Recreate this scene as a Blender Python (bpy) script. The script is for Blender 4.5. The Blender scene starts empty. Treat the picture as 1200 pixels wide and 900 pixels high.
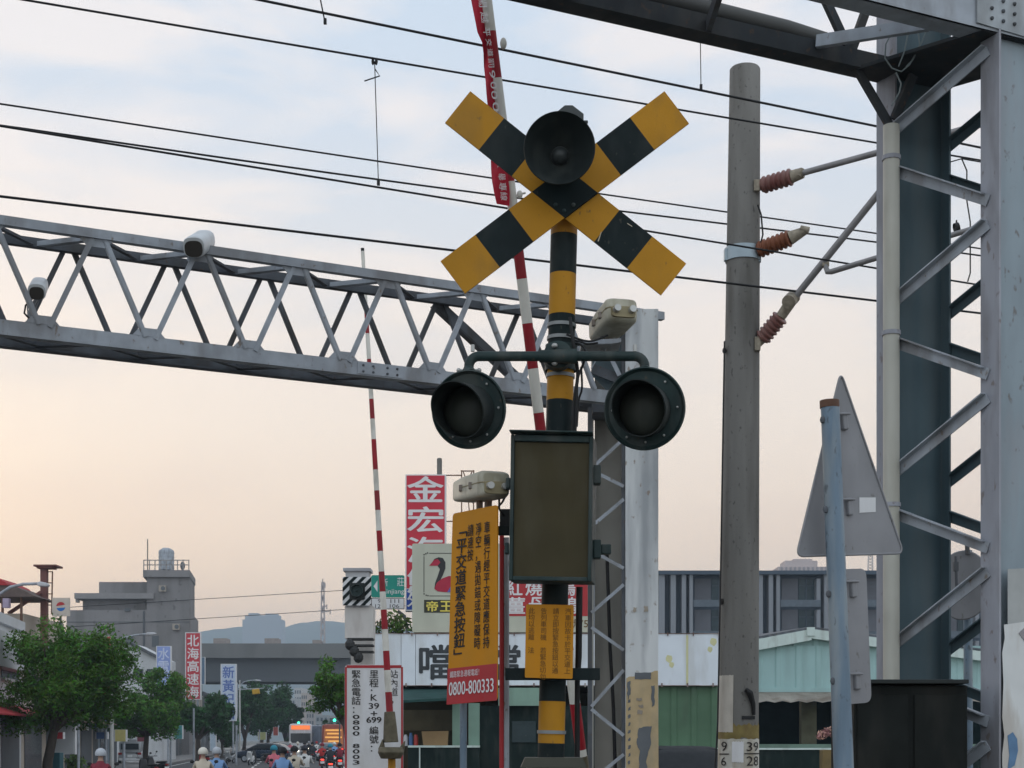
import bpy, bmesh, math, random
from mathutils import Vector, Matrix
R = math.radians
random.seed(7)
scene = bpy.context.scene
COL = scene.collection

# ------------------------------------------------------------------ camera, world, sun, exposure
F = 1800.0           # focal length in photo pixels (1200 px wide picture)
EYE = 1.85
HOR = 866.0          # horizon row
cam_d = bpy.data.cameras.new('camera')
cam_d.sensor_width = 36.0
cam_d.lens = 36.0 * F / 1200.0
cam_d.shift_y = (HOR - 450.0) / 1200.0
cam_d.clip_start = 0.1
cam_d.clip_end = 5000
cam = bpy.data.objects.new('camera', cam_d)
cam.location = (0, 0, EYE)
cam.rotation_euler = (R(90), 0, 0)
COL.objects.link(cam)
scene.camera = cam

def lin(r, g, b):
    def f(c):
        c /= 255.0
        return c / 12.92 if c <= .04045 else ((c + .055) / 1.055) ** 2.4
    return (f(r), f(g), f(b), 1.0)

world = bpy.data.worlds.new('World')
scene.world = world
world.use_nodes = True
wn, wl = world.node_tree.nodes, world.node_tree.links
wn.clear()
w_out = wn.new('ShaderNodeOutputWorld')
w_sky = wn.new('ShaderNodeTexSky')
w_sky.sky_type = 'NISHITA'
w_sky.sun_disc = False
w_sky.sun_elevation = R(5)
w_sky.sun_rotation = R(-28)
w_bg1 = wn.new('ShaderNodeBackground'); w_bg1.inputs['Strength'].default_value = 0.022
wl.new(w_sky.outputs[0], w_bg1.inputs['Color'])
tc = wn.new('ShaderNodeTexCoord')
sep = wn.new('ShaderNodeSeparateXYZ'); wl.new(tc.outputs['Generated'], sep.inputs[0])
ramp = wn.new('ShaderNodeValToRGB'); wl.new(sep.outputs['Z'], ramp.inputs[0])
els = ramp.color_ramp.elements
SKY = [(0.0, (232, 196, 172)), (0.055, (249, 211, 178)), (0.13, (246, 217, 192)), (0.21, (231, 217, 206)),
       (0.29, (213, 213, 216)), (0.37, (199, 208, 220)), (0.44, (192, 206, 222)), (0.6, (184, 202, 224)), (1.0, (184, 202, 226))]
els[0].position, els[0].color = SKY[0][0], lin(*SKY[0][1])
els[1].position, els[1].color = SKY[-1][0], lin(*SKY[-1][1])
for p, c in SKY[1:-1]:
    e = els.new(p); e.color = lin(*c)
# soft cloud mottling, laid out on the sky direction
mapn = wn.new('ShaderNodeMapping'); mapn.inputs['Scale'].default_value = (3.0, 3.0, 9.0)
mapn.inputs['Rotation'].default_value = (0, R(14), 0)
wl.new(tc.outputs['Generated'], mapn.inputs[0])
cn = wn.new('ShaderNodeTexNoise'); cn.inputs['Scale'].default_value = 1.5; cn.inputs['Detail'].default_value = 6
cn.inputs['Roughness'].default_value = .52; cn.inputs['Distortion'].default_value = .35
wl.new(mapn.outputs[0], cn.inputs['Vector'])
cr = wn.new('ShaderNodeValToRGB'); wl.new(cn.outputs[0], cr.inputs[0])
cr.color_ramp.elements[0].position = .44; cr.color_ramp.elements[0].color = (0, 0, 0, 1)
cr.color_ramp.elements[1].position = .575; cr.color_ramp.elements[1].color = (1, 1, 1, 1)
cm = wn.new('ShaderNodeMix'); cm.data_type = 'RGBA'
cmf = wn.new('ShaderNodeMath'); cmf.operation = 'MULTIPLY'; cmf.inputs[1].default_value = .9
wl.new(cr.outputs[0], cmf.inputs[0]); wl.new(cmf.outputs[0], cm.inputs[0])
wl.new(ramp.outputs[0], cm.inputs[6])
ramp2 = wn.new('ShaderNodeValToRGB'); wl.new(sep.outputs['Z'], ramp2.inputs[0])
e2 = ramp2.color_ramp.elements
CLD = [(0.0, (232, 196, 172)), (0.09, (252, 219, 188)), (0.2, (244, 226, 209)), (0.36, (231, 224, 222)), (1.0, (216, 219, 224))]
e2[0].position, e2[0].color = CLD[0][0], lin(*CLD[0][1])
e2[1].position, e2[1].color = CLD[-1][0], lin(*CLD[-1][1])
for p, c in CLD[1:-1]:
    e = e2.new(p); e.color = lin(*c)
wl.new(ramp2.outputs[0], cm.inputs[7])
w_bg2 = wn.new('ShaderNodeBackground'); w_bg2.inputs['Strength'].default_value = 1.05
# the sky opposite the afterglow is raised to brighten faces towards the viewer
bk = wn.new('ShaderNodeMapRange'); bk.inputs[1].default_value = -.5; bk.inputs[2].default_value = .6
bk.inputs[3].default_value = 1.14; bk.inputs[4].default_value = 1.0
wl.new(sep.outputs['Y'], bk.inputs[0])
# and cooler
ck = wn.new('ShaderNodeMapRange'); ck.inputs[1].default_value = .35; ck.inputs[2].default_value = -.25
ck.inputs[3].default_value = 0.; ck.inputs[4].default_value = .85; wl.new(sep.outputs['Y'], ck.inputs[0])
cmx = wn.new('ShaderNodeMix'); cmx.data_type = 'RGBA'; cmx.inputs[7].default_value = lin(212, 222, 232)
wl.new(ck.outputs[0], cmx.inputs[0]); wl.new(cm.outputs[2], cmx.inputs[6])
bm_ = wn.new('ShaderNodeVectorMath'); bm_.operation = 'SCALE'
wl.new(cmx.outputs[2], bm_.inputs[0]); wl.new(bk.outputs[0], bm_.inputs['Scale'])
wl.new(bm_.outputs[0], w_bg2.inputs['Color'])
add = wn.new('ShaderNodeAddShader')
wl.new(w_bg1.outputs[0], add.inputs[0]); wl.new(w_bg2.outputs[0], add.inputs[1])
wl.new(add.outputs[0], w_out.inputs[0])

sun_d = bpy.data.lights.new('sun', 'SUN')
sun_d.energy = 0.5
sun_d.angle = R(14)
sun_d.color = (1.0, .86, .72)
sun = bpy.data.objects.new('sun', sun_d)
# low dusk sun ahead and to the left
_sd = Vector((math.sin(R(-28)) * math.cos(R(5)), math.cos(R(-28)) * math.cos(R(5)), math.sin(R(5))))
sun.rotation_euler = (-_sd).to_track_quat('-Z', 'Y').to_euler()
COL.objects.link(sun)

vs = scene.view_settings
vs.view_transform = 'Standard'; vs.look = 'None'; vs.gamma = 1; vs.exposure = 0.22; vs.use_curve_mapping = False
scene.cycles.volume_bounces = 0
scene.cycles.max_bounces = 6

# ------------------------------------------------------------------ helpers
def P(px, py, d):
    return Vector(((px - 600.0) / F * d, d, EYE + (HOR - py) / F * d))
def G(px, d, z=0.0):
    return Vector(((px - 600.0) / F * d, d, z))

_mats = {}
def mat(name, col, rough=.6, metal=0., var=.12, scale=3., stretch=1., dirt=None, amt=.0, dscale=6., dstretch=.25, bump=.0, bscale=60., emit=None, estr=0., island=0., spec=.3, pos=.5, speck=None, sp_at=.66, sp_scale=38.):
    if name in _mats: return _mats[name]
    m = bpy.data.materials.new(name); m.use_nodes = True
    n, l = m.node_tree.nodes, m.node_tree.links
    b = n['Principled BSDF']
    b.inputs['Roughness'].default_value = rough
    b.inputs['Metallic'].default_value = metal
    b.inputs['Specular IOR Level'].default_value = spec
    t = n.new('ShaderNodeTexCoord')
    def noise(sc, st, det=5):
        mp = n.new('ShaderNodeMapping'); mp.inputs['Scale'].default_value = (1, 1, st)
        l.new(t.outputs['Object'], mp.inputs[0])
        no = n.new('ShaderNodeTexNoise'); no.inputs['Scale'].default_value = sc; no.inputs['Detail'].default_value = det
        l.new(mp.outputs[0], no.inputs['Vector']); return no
    def mix(fac, a, bb):
        x = n.new('ShaderNodeMix'); x.data_type = 'RGBA'
        if hasattr(fac, 'is_linked'): l.new(fac, x.inputs[0])
        else: x.inputs[0].default_value = fac
        for i, v in ((6, a), (7, bb)):
            if hasattr(v, 'is_linked'): l.new(v, x.inputs[i])
            else: x.inputs[i].default_value = (v[0], v[1], v[2], 1)
        return x.outputs[2]
    def ramp_(src, a, bb):
        r = n.new('ShaderNodeValToRGB'); l.new(src, r.inputs[0])
        r.color_ramp.elements[0].position = a; r.color_ramp.elements[1].position = bb
        return r.outputs[0]
    c = tuple(col[:3])
    out = mix(ramp_(noise(scale, stretch).outputs[0], .3, .7), [x * (1 - var) for x in c], [min(1, x * (1 + var)) for x in c])
    if island:
        gi = n.new('ShaderNodeNewGeometry')
        hs = n.new('ShaderNodeHueSaturation')
        mr = n.new('ShaderNodeMapRange'); mr.inputs[3].default_value = 1 - island; mr.inputs[4].default_value = 1 + island
        l.new(gi.outputs['Random Per Island'], mr.inputs[0]); l.new(mr.outputs[0], hs.inputs['Value'])
        mr2 = n.new('ShaderNodeMapRange'); mr2.inputs[3].default_value = .47; mr2.inputs[4].default_value = .53
        l.new(gi.outputs['Random Per Island'], mr2.inputs[0]); l.new(mr2.outputs[0], hs.inputs['Hue'])
        l.new(out, hs.inputs['Color']); out = hs.outputs[0]
    if dirt is not None:
        f = ramp_(noise(dscale, dstretch, 8).outputs[0], pos - .02, pos + .14)
        mm = n.new('ShaderNodeMath'); mm.operation = 'MULTIPLY'; mm.inputs[1].default_value = amt; l.new(f, mm.inputs[0])
        out = mix(mm.outputs[0], out, dirt)
    if speck is not None:
        f = ramp_(noise(sp_scale, .6, 9).outputs[0], sp_at - .02, sp_at + .05)
        mm = n.new('ShaderNodeMath'); mm.operation = 'MULTIPLY'; mm.inputs[1].default_value = .7; l.new(f, mm.inputs[0])
        out = mix(mm.outputs[0], out, speck)
    l.new(out, b.inputs['Base Color'])
    rr = n.new('ShaderNodeMapRange'); rr.inputs[3].default_value = max(0, rough - .1); rr.inputs[4].default_value = min(1, rough + .15)
    l.new(noise(scale * 3, 1).outputs[0], rr.inputs[0]); l.new(rr.outputs[0], b.inputs['Roughness'])
    if bump:
        bp = n.new('ShaderNodeBump'); bp.inputs['Strength'].default_value = bump; bp.inputs['Distance'].default_value = .01
        l.new(noise(bscale, 1).outputs[0], bp.inputs['Height']); l.new(bp.outputs[0], b.inputs['Normal'])
    if emit:
        b.inputs['Emission Color'].default_value = (*emit[:3], 1); b.inputs['Emission Strength'].default_value = estr
    _mats[name] = m
    return m

ORG = {}
def org(o):
    while o.parent: o = o.parent
    return ORG.get(o.name, Vector((0, 0, 0)))

def tag(o, label=None, cat=None, group=None, kind=None):
    if label: o['label'] = label
    if cat: o['category'] = cat
    if group: o['group'] = group
    if kind: o['kind'] = kind
    return o
def thing(name, label, cat, loc=(0, 0, 0), group=None):
    o = bpy.data.objects.new(name, None)
    o.empty_display_size = .2
    COL.objects.link(o)
    o.location = loc
    ORG[o.name] = Vector(loc)
    return tag(o, label, cat, group)

_gl = {}
_ref = None
def _textmesh(s):
    cu = bpy.data.curves.new('t', 'FONT'); cu.body = s; cu.size = 1; cu.resolution_u = 3
    ob = bpy.data.objects.new('t', cu); COL.objects.link(ob)
    bpy.context.view_layer.update()
    dg = bpy.context.evaluated_depsgraph_get()
    me = bpy.data.meshes.new_from_object(ob.evaluated_get(dg))
    v = [(p.co.x, p.co.y) for p in me.vertices]; f = [tuple(q.vertices) for q in me.polygons]
    bpy.data.objects.remove(ob); bpy.data.curves.remove(cu); bpy.data.meshes.remove(me)
    return v, f
def glyph(s):
    """outline of a string, in units of the full-width em cell (cell 0..1)"""
    global _ref
    if _ref is None:
        v, f = _textmesh('國')
        x0, x1 = min(a for a, b in v), max(a for a, b in v); y0, y1 = min(b for a, b in v), max(b for a, b in v)
        sz = max(x1 - x0, y1 - y0) / .9
        _ref = ((x0 + x1) / 2 - sz / 2, (y0 + y1) / 2 - sz / 2, sz)
    if s not in _gl:
        v, f = _textmesh(s)
        _gl[s] = ([((a - _ref[0]) / _ref[2], (b - _ref[1]) / _ref[2]) for a, b in v], f)
    return _gl[s]

class Quad:
    """a sign face: four world corners, u to the right, v up, w out of the face"""
    def __init__(s, bl, br, tl, tr):
        s.c = [Vector(q) for q in (bl, br, tl, tr)]
        s.n = ((s.c[1] - s.c[0]).cross(s.c[2] - s.c[0])).normalized()
    def pt(s, u, v, w=0.):
        bl, br, tl, tr = s.c
        return bl * (1 - u) * (1 - v) + br * u * (1 - v) + tl * (1 - u) * v + tr * u * v + s.n * w
def front(x0, y0, x1, y1, d):
    return Quad(P(x0, y1, d), P(x1, y1, d), P(x0, y0, d), P(x1, y0, d))

class MB:
    def __init__(s): s.v, s.f, s.m = [], [], []
    def add(s, vs, fs, mi=0):
        o = len(s.v); s.v += [Vector(x) for x in vs]
        for f in fs: s.f.append([i + o for i in f]); s.m.append(mi)
        return s
    def box(s, c, size, rot=None, mi=0):
        c = Vector(c); hx, hy, hz = [x / 2 for x in size]
        pts = [Vector((x, y, z)) for x in (-hx, hx) for y in (-hy, hy) for z in (-hz, hz)]
        if rot is not None: pts = [rot @ p for p in pts]
        return s.add([c + p for p in pts], [(0, 1, 3, 2), (4, 6, 7, 5), (0, 4, 5, 1), (2, 3, 7, 6), (0, 2, 6, 4), (1, 5, 7, 3)], mi)
    def beam(s, a, b, w, h, up=(0, 0, 1), mi=0):
        a, b = Vector(a), Vector(b); d = (b - a).normalized(); up = Vector(up)
        x = d.cross(up)
        if x.length < 1e-4: x = d.cross(Vector((0, 1, 0)))
        x.normalize(); y = x.cross(d)
        pts = [p + x * i * w / 2 + y * j * h / 2 for p in (a, b) for i, j in ((-1, -1), (1, -1), (1, 1), (-1, 1))]
        return s.add(pts, [(3, 2, 1, 0), (4, 5, 6, 7), (0, 1, 5, 4), (1, 2, 6, 5), (2, 3, 7, 6), (3, 0, 4, 7)], mi)
    def angle(s, a, b, w, t, up, mi=0, flip=1):
        """L-section bar: one leg along up, the other square to it"""
        a, b = Vector(a), Vector(b); d = (b - a).normalized(); up = Vector(up); x = d.cross(up).normalized() * flip; y = x.cross(d).normalized() * flip
        s.beam(a + y * w / 2, b + y * w / 2, t, w, up, mi)
        return s.beam(a + x * (w / 2 + t * .5), b + x * (w / 2 + t * .5), w, t, up, mi)
    def tube(s, pts, r, n=10, mi=0, cap=True):
        pts = [Vector(p) for p in pts]
        rs = r if isinstance(r, (list, tuple)) else [r] * len(pts)
        rings = []; prev = None
        for i, p in enumerate(pts):
            d = (pts[min(i + 1, len(pts) - 1)] - pts[max(i - 1, 0)]).normalized()
            if prev is None:
                ref = Vector((0, 0, 1)) if abs(d.z) < .9 else Vector((1, 0, 0))
                x = d.cross(ref).normalized()
            else:
                x = (prev - d * prev.dot(d)).normalized()
            prev = x; y = d.cross(x)
            rings.append([p + (x * math.cos(2 * math.pi * k / n) + y * math.sin(2 * math.pi * k / n)) * rs[i] for k in range(n)])
        vs = [q for r_ in rings for q in r_]
        fs = [(i * n + k, i * n + (k + 1) % n, (i + 1) * n + (k + 1) % n, (i + 1) * n + k) for i in range(len(pts) - 1) for k in range(n)]
        if cap: fs += [tuple(range(n - 1, -1, -1)), tuple(range((len(pts) - 1) * n, len(pts) * n))]
        return s.add(vs, fs, mi)
    def lathe(s, prof, o, axis, n=32, mi=0, squash=1.0, mis=None, arc=None):
        """prof: (distance along axis, radius)"""
        o = Vector(o); a = Vector(axis).normalized()
        ref = Vector((0, 0, 1)) if abs(a.z) < .9 else Vector((0, 1, 0))
        x = a.cross(ref).normalized(); y = x.cross(a)
        vs = [o + a * h + (x * math.cos(2 * math.pi * k / n) + y * squash * math.sin(2 * math.pi * k / n)) * r for h, r in prof for k in range(n)]
        for i in range(len(prof) - 1):
            pass
        o2 = len(s.v); s.v += vs
        for i in range(len(prof) - 1):
            for k in range(n):
                s.f.append([o2 + i * n + k, o2 + i * n + (k + 1) % n, o2 + (i + 1) * n + (k + 1) % n, o2 + (i + 1) * n + k])
                s.m.append(mis[i] if mis else mi)
        return s
    def ell(s, c, rad, n=14, mi=0, rot=None, z0=-1, z1=1):
        c = Vector(c); m_ = n // 2
        vs = []
        for i in range(m_ + 1):
            t = math.asin(max(-1, min(1, z0))) + (math.asin(z1) - math.asin(max(-1, z0))) * i / m_
            for k in range(n):
                p = Vector((rad[0] * math.cos(t) * math.cos(2 * math.pi * k / n), rad[1] * math.cos(t) * math.sin(2 * math.pi * k / n), rad[2] * math.sin(t)))
                vs.append(c + (rot @ p if rot else p))
        fs = [(i * n + k, i * n + (k + 1) % n, (i + 1) * n + (k + 1) % n, (i + 1) * n + k) for i in range(m_) for k in range(n)]
        return s.add(vs, fs, mi)
    def prism(s, pts, back, mi=0):
        """closed outline extruded along the vector back"""
        pts = [Vector(p) for p in pts]; n = len(pts); back = Vector(back)
        return s.add(pts + [p + back for p in pts], [tuple(range(n)), tuple(range(2 * n - 1, n - 1, -1))] + [(i, i + n, (i + 1) % n + n, (i + 1) % n) for i in range(n)], mi)
    def slab(s, q, th=.01, r=0., u0=0, v0=0, u1=1, v1=1, w=0., mi=0, asp=None):
        """a plate on a sign face, corners rounded by r (fraction of its width)"""
        if r:
            W = (q.pt(1, .5) - q.pt(0, .5)).length; Hh = (q.pt(.5, 1) - q.pt(.5, 0)).length
            ru = r; rv = r * W / Hh
            uv = []
            for cu, cv, a0 in ((u1 - ru, v0 + rv, -90), (u1 - ru, v1 - rv, 0), (u0 + ru, v1 - rv, 90), (u0 + ru, v0 + rv, 180)):
                for k in range(6):
                    a = R(a0 + 18 * k); uv.append((cu + ru * math.cos(a), cv + rv * math.sin(a)))
        else: uv = [(u0, v0), (u1, v0), (u1, v1), (u0, v1)]
        return s.prism([q.pt(u, v, w) for u, v in uv], -q.n * th, mi)
    def text(s, q, st, u0, v0, u1, v1, w=.004, mi=0, fit=True, bold=0., rot=0):
        """a string fitted into the box u0..u1, v0..v1 of a sign face (one full-width glyph keeps its cell)"""
        v, f = glyph(st)
        if not v: return s
        if fit or len(st) > 1:
            x0, x1 = min(a for a, b in v), max(a for a, b in v); y0, y1 = min(b for a, b in v), max(b for a, b in v)
        else: x0, x1, y0, y1 = 0, 1, 0, 1
        offs = [(0, 0)] if not bold else [(-bold, 0), (bold, 0), (0, bold * .7), (0, -bold * .7)]
        for k, (dx, dy) in enumerate(offs):
            pts = []
            for a, b in v:
                a, b = (a - x0) / (x1 - x0) + dx, (b - y0) / (y1 - y0) + dy
                if rot: a, b = b, 1 - a
                pts.append(q.pt(u0 + a * (u1 - u0), v0 + b * (v1 - v0), w + k * .0004))
            s.add(pts, f, mi)
        return s
    def column(s, q, st, uc, cw, v1, ch, w=.004, mi=0, bold=0., gap=0.):
        """characters set one under another: centre uc, cell width cw, top v1, cell height ch"""
        for k, c in enumerate(st):
            if c == ' ': continue
            s.text(q, c, uc - cw / 2, v1 - (k + 1) * ch + ch * gap / 2, uc + cw / 2, v1 - k * ch - ch * gap / 2, w, mi, fit=False, bold=bold)
        return s
    def corr(s, a, b, z0, z1, pitch, dep, mi=0):
        """ribbed sheet wall from a to b (ground points), ribs towards the viewer"""
        a, b = Vector(a), Vector(b); L = (b - a).length; d = (b - a) / L; n_ = Vector((d.y, -d.x, 0))
        k = max(2, int(L / pitch)); pr = []
        for i in range(k):
            for t, h in ((0, 0), (.62, 0), (.7, 1), (.92, 1)):
                pr.append(a + d * L * (i + t) / k + n_ * dep * h)
        pr.append(b.copy())
        m_ = len(pr)
        vs = [Vector((p.x, p.y, z0)) for p in pr] + [Vector((p.x, p.y, z1)) for p in pr]
        fs = [(i, i + 1, m_ + i + 1, m_ + i) for i in range(m_ - 1)]
        o = [Vector((p.x, p.y, z)) - n_ * .05 for z in (z0, z1) for p in (a, b)]
        s.add(vs, fs, mi)
        return s.add(o, [(1, 0, 2, 3)], mi)
    def islands(s):
        par = list(range(len(s.v)))
        def find(i):
            while par[i] != i: par[i] = par[par[i]]; i = par[i]
            return i
        for f in s.f:
            a = find(f[0])
            for i in f[1:]: par[find(i)] = a
        out = {}
        for f, m in zip(s.f, s.m):
            k = find(f[0]); q, ix = out.setdefault(k, (MB(), {}))
            nf = []
            for i in f:
                if i not in ix: ix[i] = len(q.v); q.v.append(s.v[i])
                nf.append(ix[i])
            q.f.append(nf); q.m.append(m)
        return [q for q, _ in out.values()]
    def parts(s, name, mats, parent, **kw):
        """every separate piece as a part of its own"""
        return [q.build(name, mats, parent, **kw) for q in s.islands()]
    def build(s, name, mats, parent=None, loc=None, smooth=False, bevel=0., label=None, cat=None, group=None, kind=None):
        if not isinstance(mats, (list, tuple)): mats = [mats]
        o0 = org(parent) if parent else Vector(loc or (0, 0, 0))
        me = bpy.data.meshes.new(name)
        me.from_pydata([v - o0 for v in s.v], [], s.f)
        for m in mats: me.materials.append(m)
        me.polygons.foreach_set('material_index', s.m)
        if smooth:
            me.polygons.foreach_set('use_smooth', [True] * len(s.f))
        me.update()
        o = bpy.data.objects.new(name, me); COL.objects.link(o)
        if parent: o.parent = parent
        else:
            o.location = o0; ORG[o.name] = o0
        if smooth and smooth != 2:
            try: me.set_sharp_from_angle(angle=R(40))
            except Exception: pass
        if bevel:
            bm = o.modifiers.new('edge', 'BEVEL'); bm.width = bevel; bm.segments = 2; bm.limit_method = 'ANGLE'; bm.angle_limit = R(40)
        if parent and label: o['label'] = label
        elif not parent: tag(o, label, cat, group, kind)
        return o

def copy_tree(o, parent=None):
    c = o.copy(); COL.objects.link(c)
    if parent: c.parent = parent
    for ch in list(o.children): copy_tree(ch, c)
    return c
# ------------------------------------------------------------------ materials
def loft(mb, a, b, up, secs, n=6, mi=0, ex=.35):
    """rounded-rectangle body from a to b; secs: (t, width, height, rise)"""
    a, b = Vector(a), Vector(b); d = (b - a).normalized(); L = (b - a).length
    x = d.cross(Vector(up)).normalized(); y = x.cross(d)
    rings = []
    N = n * 4
    for t, w, h, dz in secs:
        ring = []
        for k in range(N):
            th = 2 * math.pi * (k + .5) / N
            cx, sx = math.cos(th), math.sin(th)
            ring.append(a + d * t * L + x * (w / 2 * math.copysign(abs(cx) ** ex, cx)) + y * (dz + h / 2 * math.copysign(abs(sx) ** ex, sx)))
        rings.append(ring)
    vs = [p for r_ in rings for p in r_]
    fs = [(i * N + k, i * N + (k + 1) % N, (i + 1) * N + (k + 1) % N, (i + 1) * N + k) for i in range(len(secs) - 1) for k in range(N)]
    fs += [tuple(range(N - 1, -1, -1)), tuple(range((len(secs) - 1) * N, len(secs) * N))]
    return mb.add(vs, fs, mi)

DUST = (.16, .14, .12)
M_yel = mat('signal_yellow', (.46, .215, .012), .5, spec=.2, speck=(.13, .09, .04), sp_at=.68, var=.10, scale=5, dirt=(.28, .15, .03), amt=.55, dscale=5, dstretch=.4, bump=.08, bscale=120)
M_blk = mat('signal_black', (.010, .017, .018), .5, spec=.12, speck=(.06, .06, .05), sp_at=.68, var=.25, scale=6, dirt=(.07, .075, .07), amt=.2, dscale=7, dstretch=.3, bump=.06, bscale=120)
M_dgr = mat('dark_green_paint', (.020, .038, .037), .5, spec=.25, speck=(.09, .07, .05), sp_at=.67, sp_scale=50., var=.2, scale=8, dirt=(.10, .10, .09), amt=.4, dscale=9, bump=.05)
M_hood = mat('hood_black', (.014, .019, .019), .55, spec=.25, dirt=(.05, .055, .05), amt=.5, dscale=7, var=.2)
M_lens = mat('unlit_lens', (.032, .037, .030), .45, var=.15, spec=.25, dirt=(.06, .06, .05), amt=.4, dscale=12)
M_lensg = mat('panel_glass', (.056, .046, .022), .55, spec=.15, var=.12, scale=5, dirt=(.09, .08, .055), amt=.35, dscale=8)
M_bolt = mat('bolt_steel', (.45, .45, .43), .4, .5, var=.15)
M_beige = mat('beige_plastic', (.50, .48, .39), .5, var=.1, scale=8, dirt=(.20, .17, .10), amt=.6, dscale=9, dstretch=.5, bump=.04)
M_beiged = mat('stained_plastic', (.26, .22, .13), .6, var=.25, scale=10)
M_red = mat('barrier_red', (.28, .008, .016), .5, var=.15, scale=8, dirt=(.12, .03, .03), amt=.4)
M_wht = mat('barrier_white', (.66, .64, .58), .5, var=.08, scale=8, dirt=(.32, .29, .24), amt=.5, dscale=9)
M_cable = mat('cable_black', (.012, .012, .013), .5, var=.1)
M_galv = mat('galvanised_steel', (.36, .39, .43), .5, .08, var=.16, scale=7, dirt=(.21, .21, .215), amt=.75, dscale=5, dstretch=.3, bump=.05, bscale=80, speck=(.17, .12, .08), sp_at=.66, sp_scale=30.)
M_galvd = mat('galvanised_dark', (.115, .125, .14), .65, .03, var=.25, scale=6, dirt=(.075, .07, .065), amt=.7, dscale=6, speck=(.13, .08, .05), sp_at=.66, spec=.2)  # dark copy of the steel; puts shade into rear and underside gantry members
M_galvw = mat('silver_paint', (.70, .72, .72), .55, .0, var=.12, scale=4, stretch=.25, speck=(.25, .17, .11), sp_at=.64, sp_scale=22., dirt=(.34, .36, .38), amt=.85, dscale=5, dstretch=.14, pos=.49, bump=.06, bscale=70)
M_conc = mat('pole_concrete', (.185, .178, .165), .88, var=.16, scale=5, stretch=.15, speck=(.07, .065, .06), sp_at=.64, sp_scale=30., dirt=(.09, .083, .072), amt=.6, dscale=5, dstretch=.12, bump=.25, bscale=45)
M_text = mat('lettering_dark', (.03, .026, .024), .6, var=.1)
M_textb = mat('lettering_brown', (.16, .075, .012), .6, var=.2)
M_textw = mat('lettering_white', (.72, .70, .70), .6, var=.06)
M_syel = mat('sign_yellow', (.56, .228, .008), .5, spec=.2, var=.07, scale=4, dirt=(.45, .22, .03), amt=.4, dscale=4, dstretch=.4)
M_sred = mat('sign_red', (.42, .03, .036), .45, var=.08, scale=4, dirt=(.33, .05, .05), amt=.3)
M_swht = mat('sign_white', (.68, .68, .69), .5, var=.04, scale=3, dirt=(.5, .48, .45), amt=.4, dscale=5)
M_alu = mat('bare_aluminium', (.25, .25, .262), .5, .05, var=.1, scale=5, dirt=(.19, .19, .195), amt=.6, dscale=4, speck=(.15, .14, .13), sp_at=.66)
M_bpost = mat('blue_grey_post', (.155, .215, .275), .55, .05, var=.3, scale=7, stretch=.2, dirt=(.30, .33, .34), amt=.75, dscale=12, dstretch=.12, speck=(.08, .09, .10), sp_at=.62, sp_scale=26.)
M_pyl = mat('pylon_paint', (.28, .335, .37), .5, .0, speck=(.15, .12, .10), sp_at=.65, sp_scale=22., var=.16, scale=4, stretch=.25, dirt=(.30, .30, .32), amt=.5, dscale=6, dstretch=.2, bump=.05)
M_pyld = mat('pylon_paint_dark', (.085, .130, .150), .55, .05, var=.22, scale=4, stretch=.2, dirt=(.13, .15, .155), amt=.5, dscale=5, dstretch=.15)  # darker pylon paint, recess shade of the far column put into its colour
M_pylf = mat('pylon_flange', (.34, .35, .39), .55, .0, speck=(.18, .14, .12), sp_at=.65, sp_scale=22., var=.12, scale=5, stretch=.3, dirt=(.18, .17, .17), amt=.5, dscale=7)
M_beam = mat('beam_dark_steel', (.045, .050, .055), .65, .0, var=.25, scale=4, dirt=(.085, .08, .075), amt=.6, dscale=5, dstretch=.3, spec=.15, speck=(.11, .07, .05), sp_at=.65, sp_scale=22.)
M_pvc = mat('cream_conduit', (.50, .49, .43), .45, var=.07, scale=4, dirt=(.36, .34, .28), amt=.4)
M_ins = mat('insulator_brown', (.16, .055, .048), .35, var=.15, dirt=(.30, .19, .16), amt=.4, scale=9)
M_insr = mat('insulator_rust', (.19, .065, .03), .45, var=.2, scale=9)
M_fit = mat('insulator_fitting', (.30, .26, .20), .6, .2, var=.3, scale=20)
M_arm = mat('cantilever_tube', (.26, .25, .25), .5, .3, var=.15, scale=8)
M_rust = mat('rusty_steel', (.14, .075, .05), .7, .1, var=.25, scale=8)
M_bronze = mat('bronze_casting', (.11, .095, .062), .5, .4, var=.25, scale=12, bump=.1)

# ------------------------------------------------------------------ the crossing signal post
DS = 7.2
base = Vector((.136, DS, 0))
sig = thing('crossing_signal', 'yellow and black striped crossing post carrying a crossbuck, round horn and two unlit lamps', 'crossing signal', base)
def sx(y): return 661 - .025 * (y - 270)
mb = MB()
bands = [(222, 0), (276.5, 1), (322, 0), (370, 1), (420, 0), (470, 1), (530, 0), (578, 1), (627, 0), (676, 1), (724.7, 0), (773.5, 1), (822, 0), (871, 1), (HOR + EYE * 250, None)]
for (y0, c), (y1, _) in zip(bands, bands[1:]):
    mb.tube([P(sx(y0), y0, DS), P(sx(y1), y1, DS)], .0625, 28, c, cap=(y0 == 222))
mb.build('post', [M_yel, M_blk], sig, smooth=True)
mb = MB()
for y in (382, 397, 441, 858):
    mb.lathe([(-.008, .064), (-.008, .068), (.008, .068), (.008, .064)], P(sx(y), y, DS), (.03, 0, 1), 24)
mb.parts('band_clamp', mat('clamp_strap', (.26, .27, .27), .5, .4), sig, smooth=True)

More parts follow.
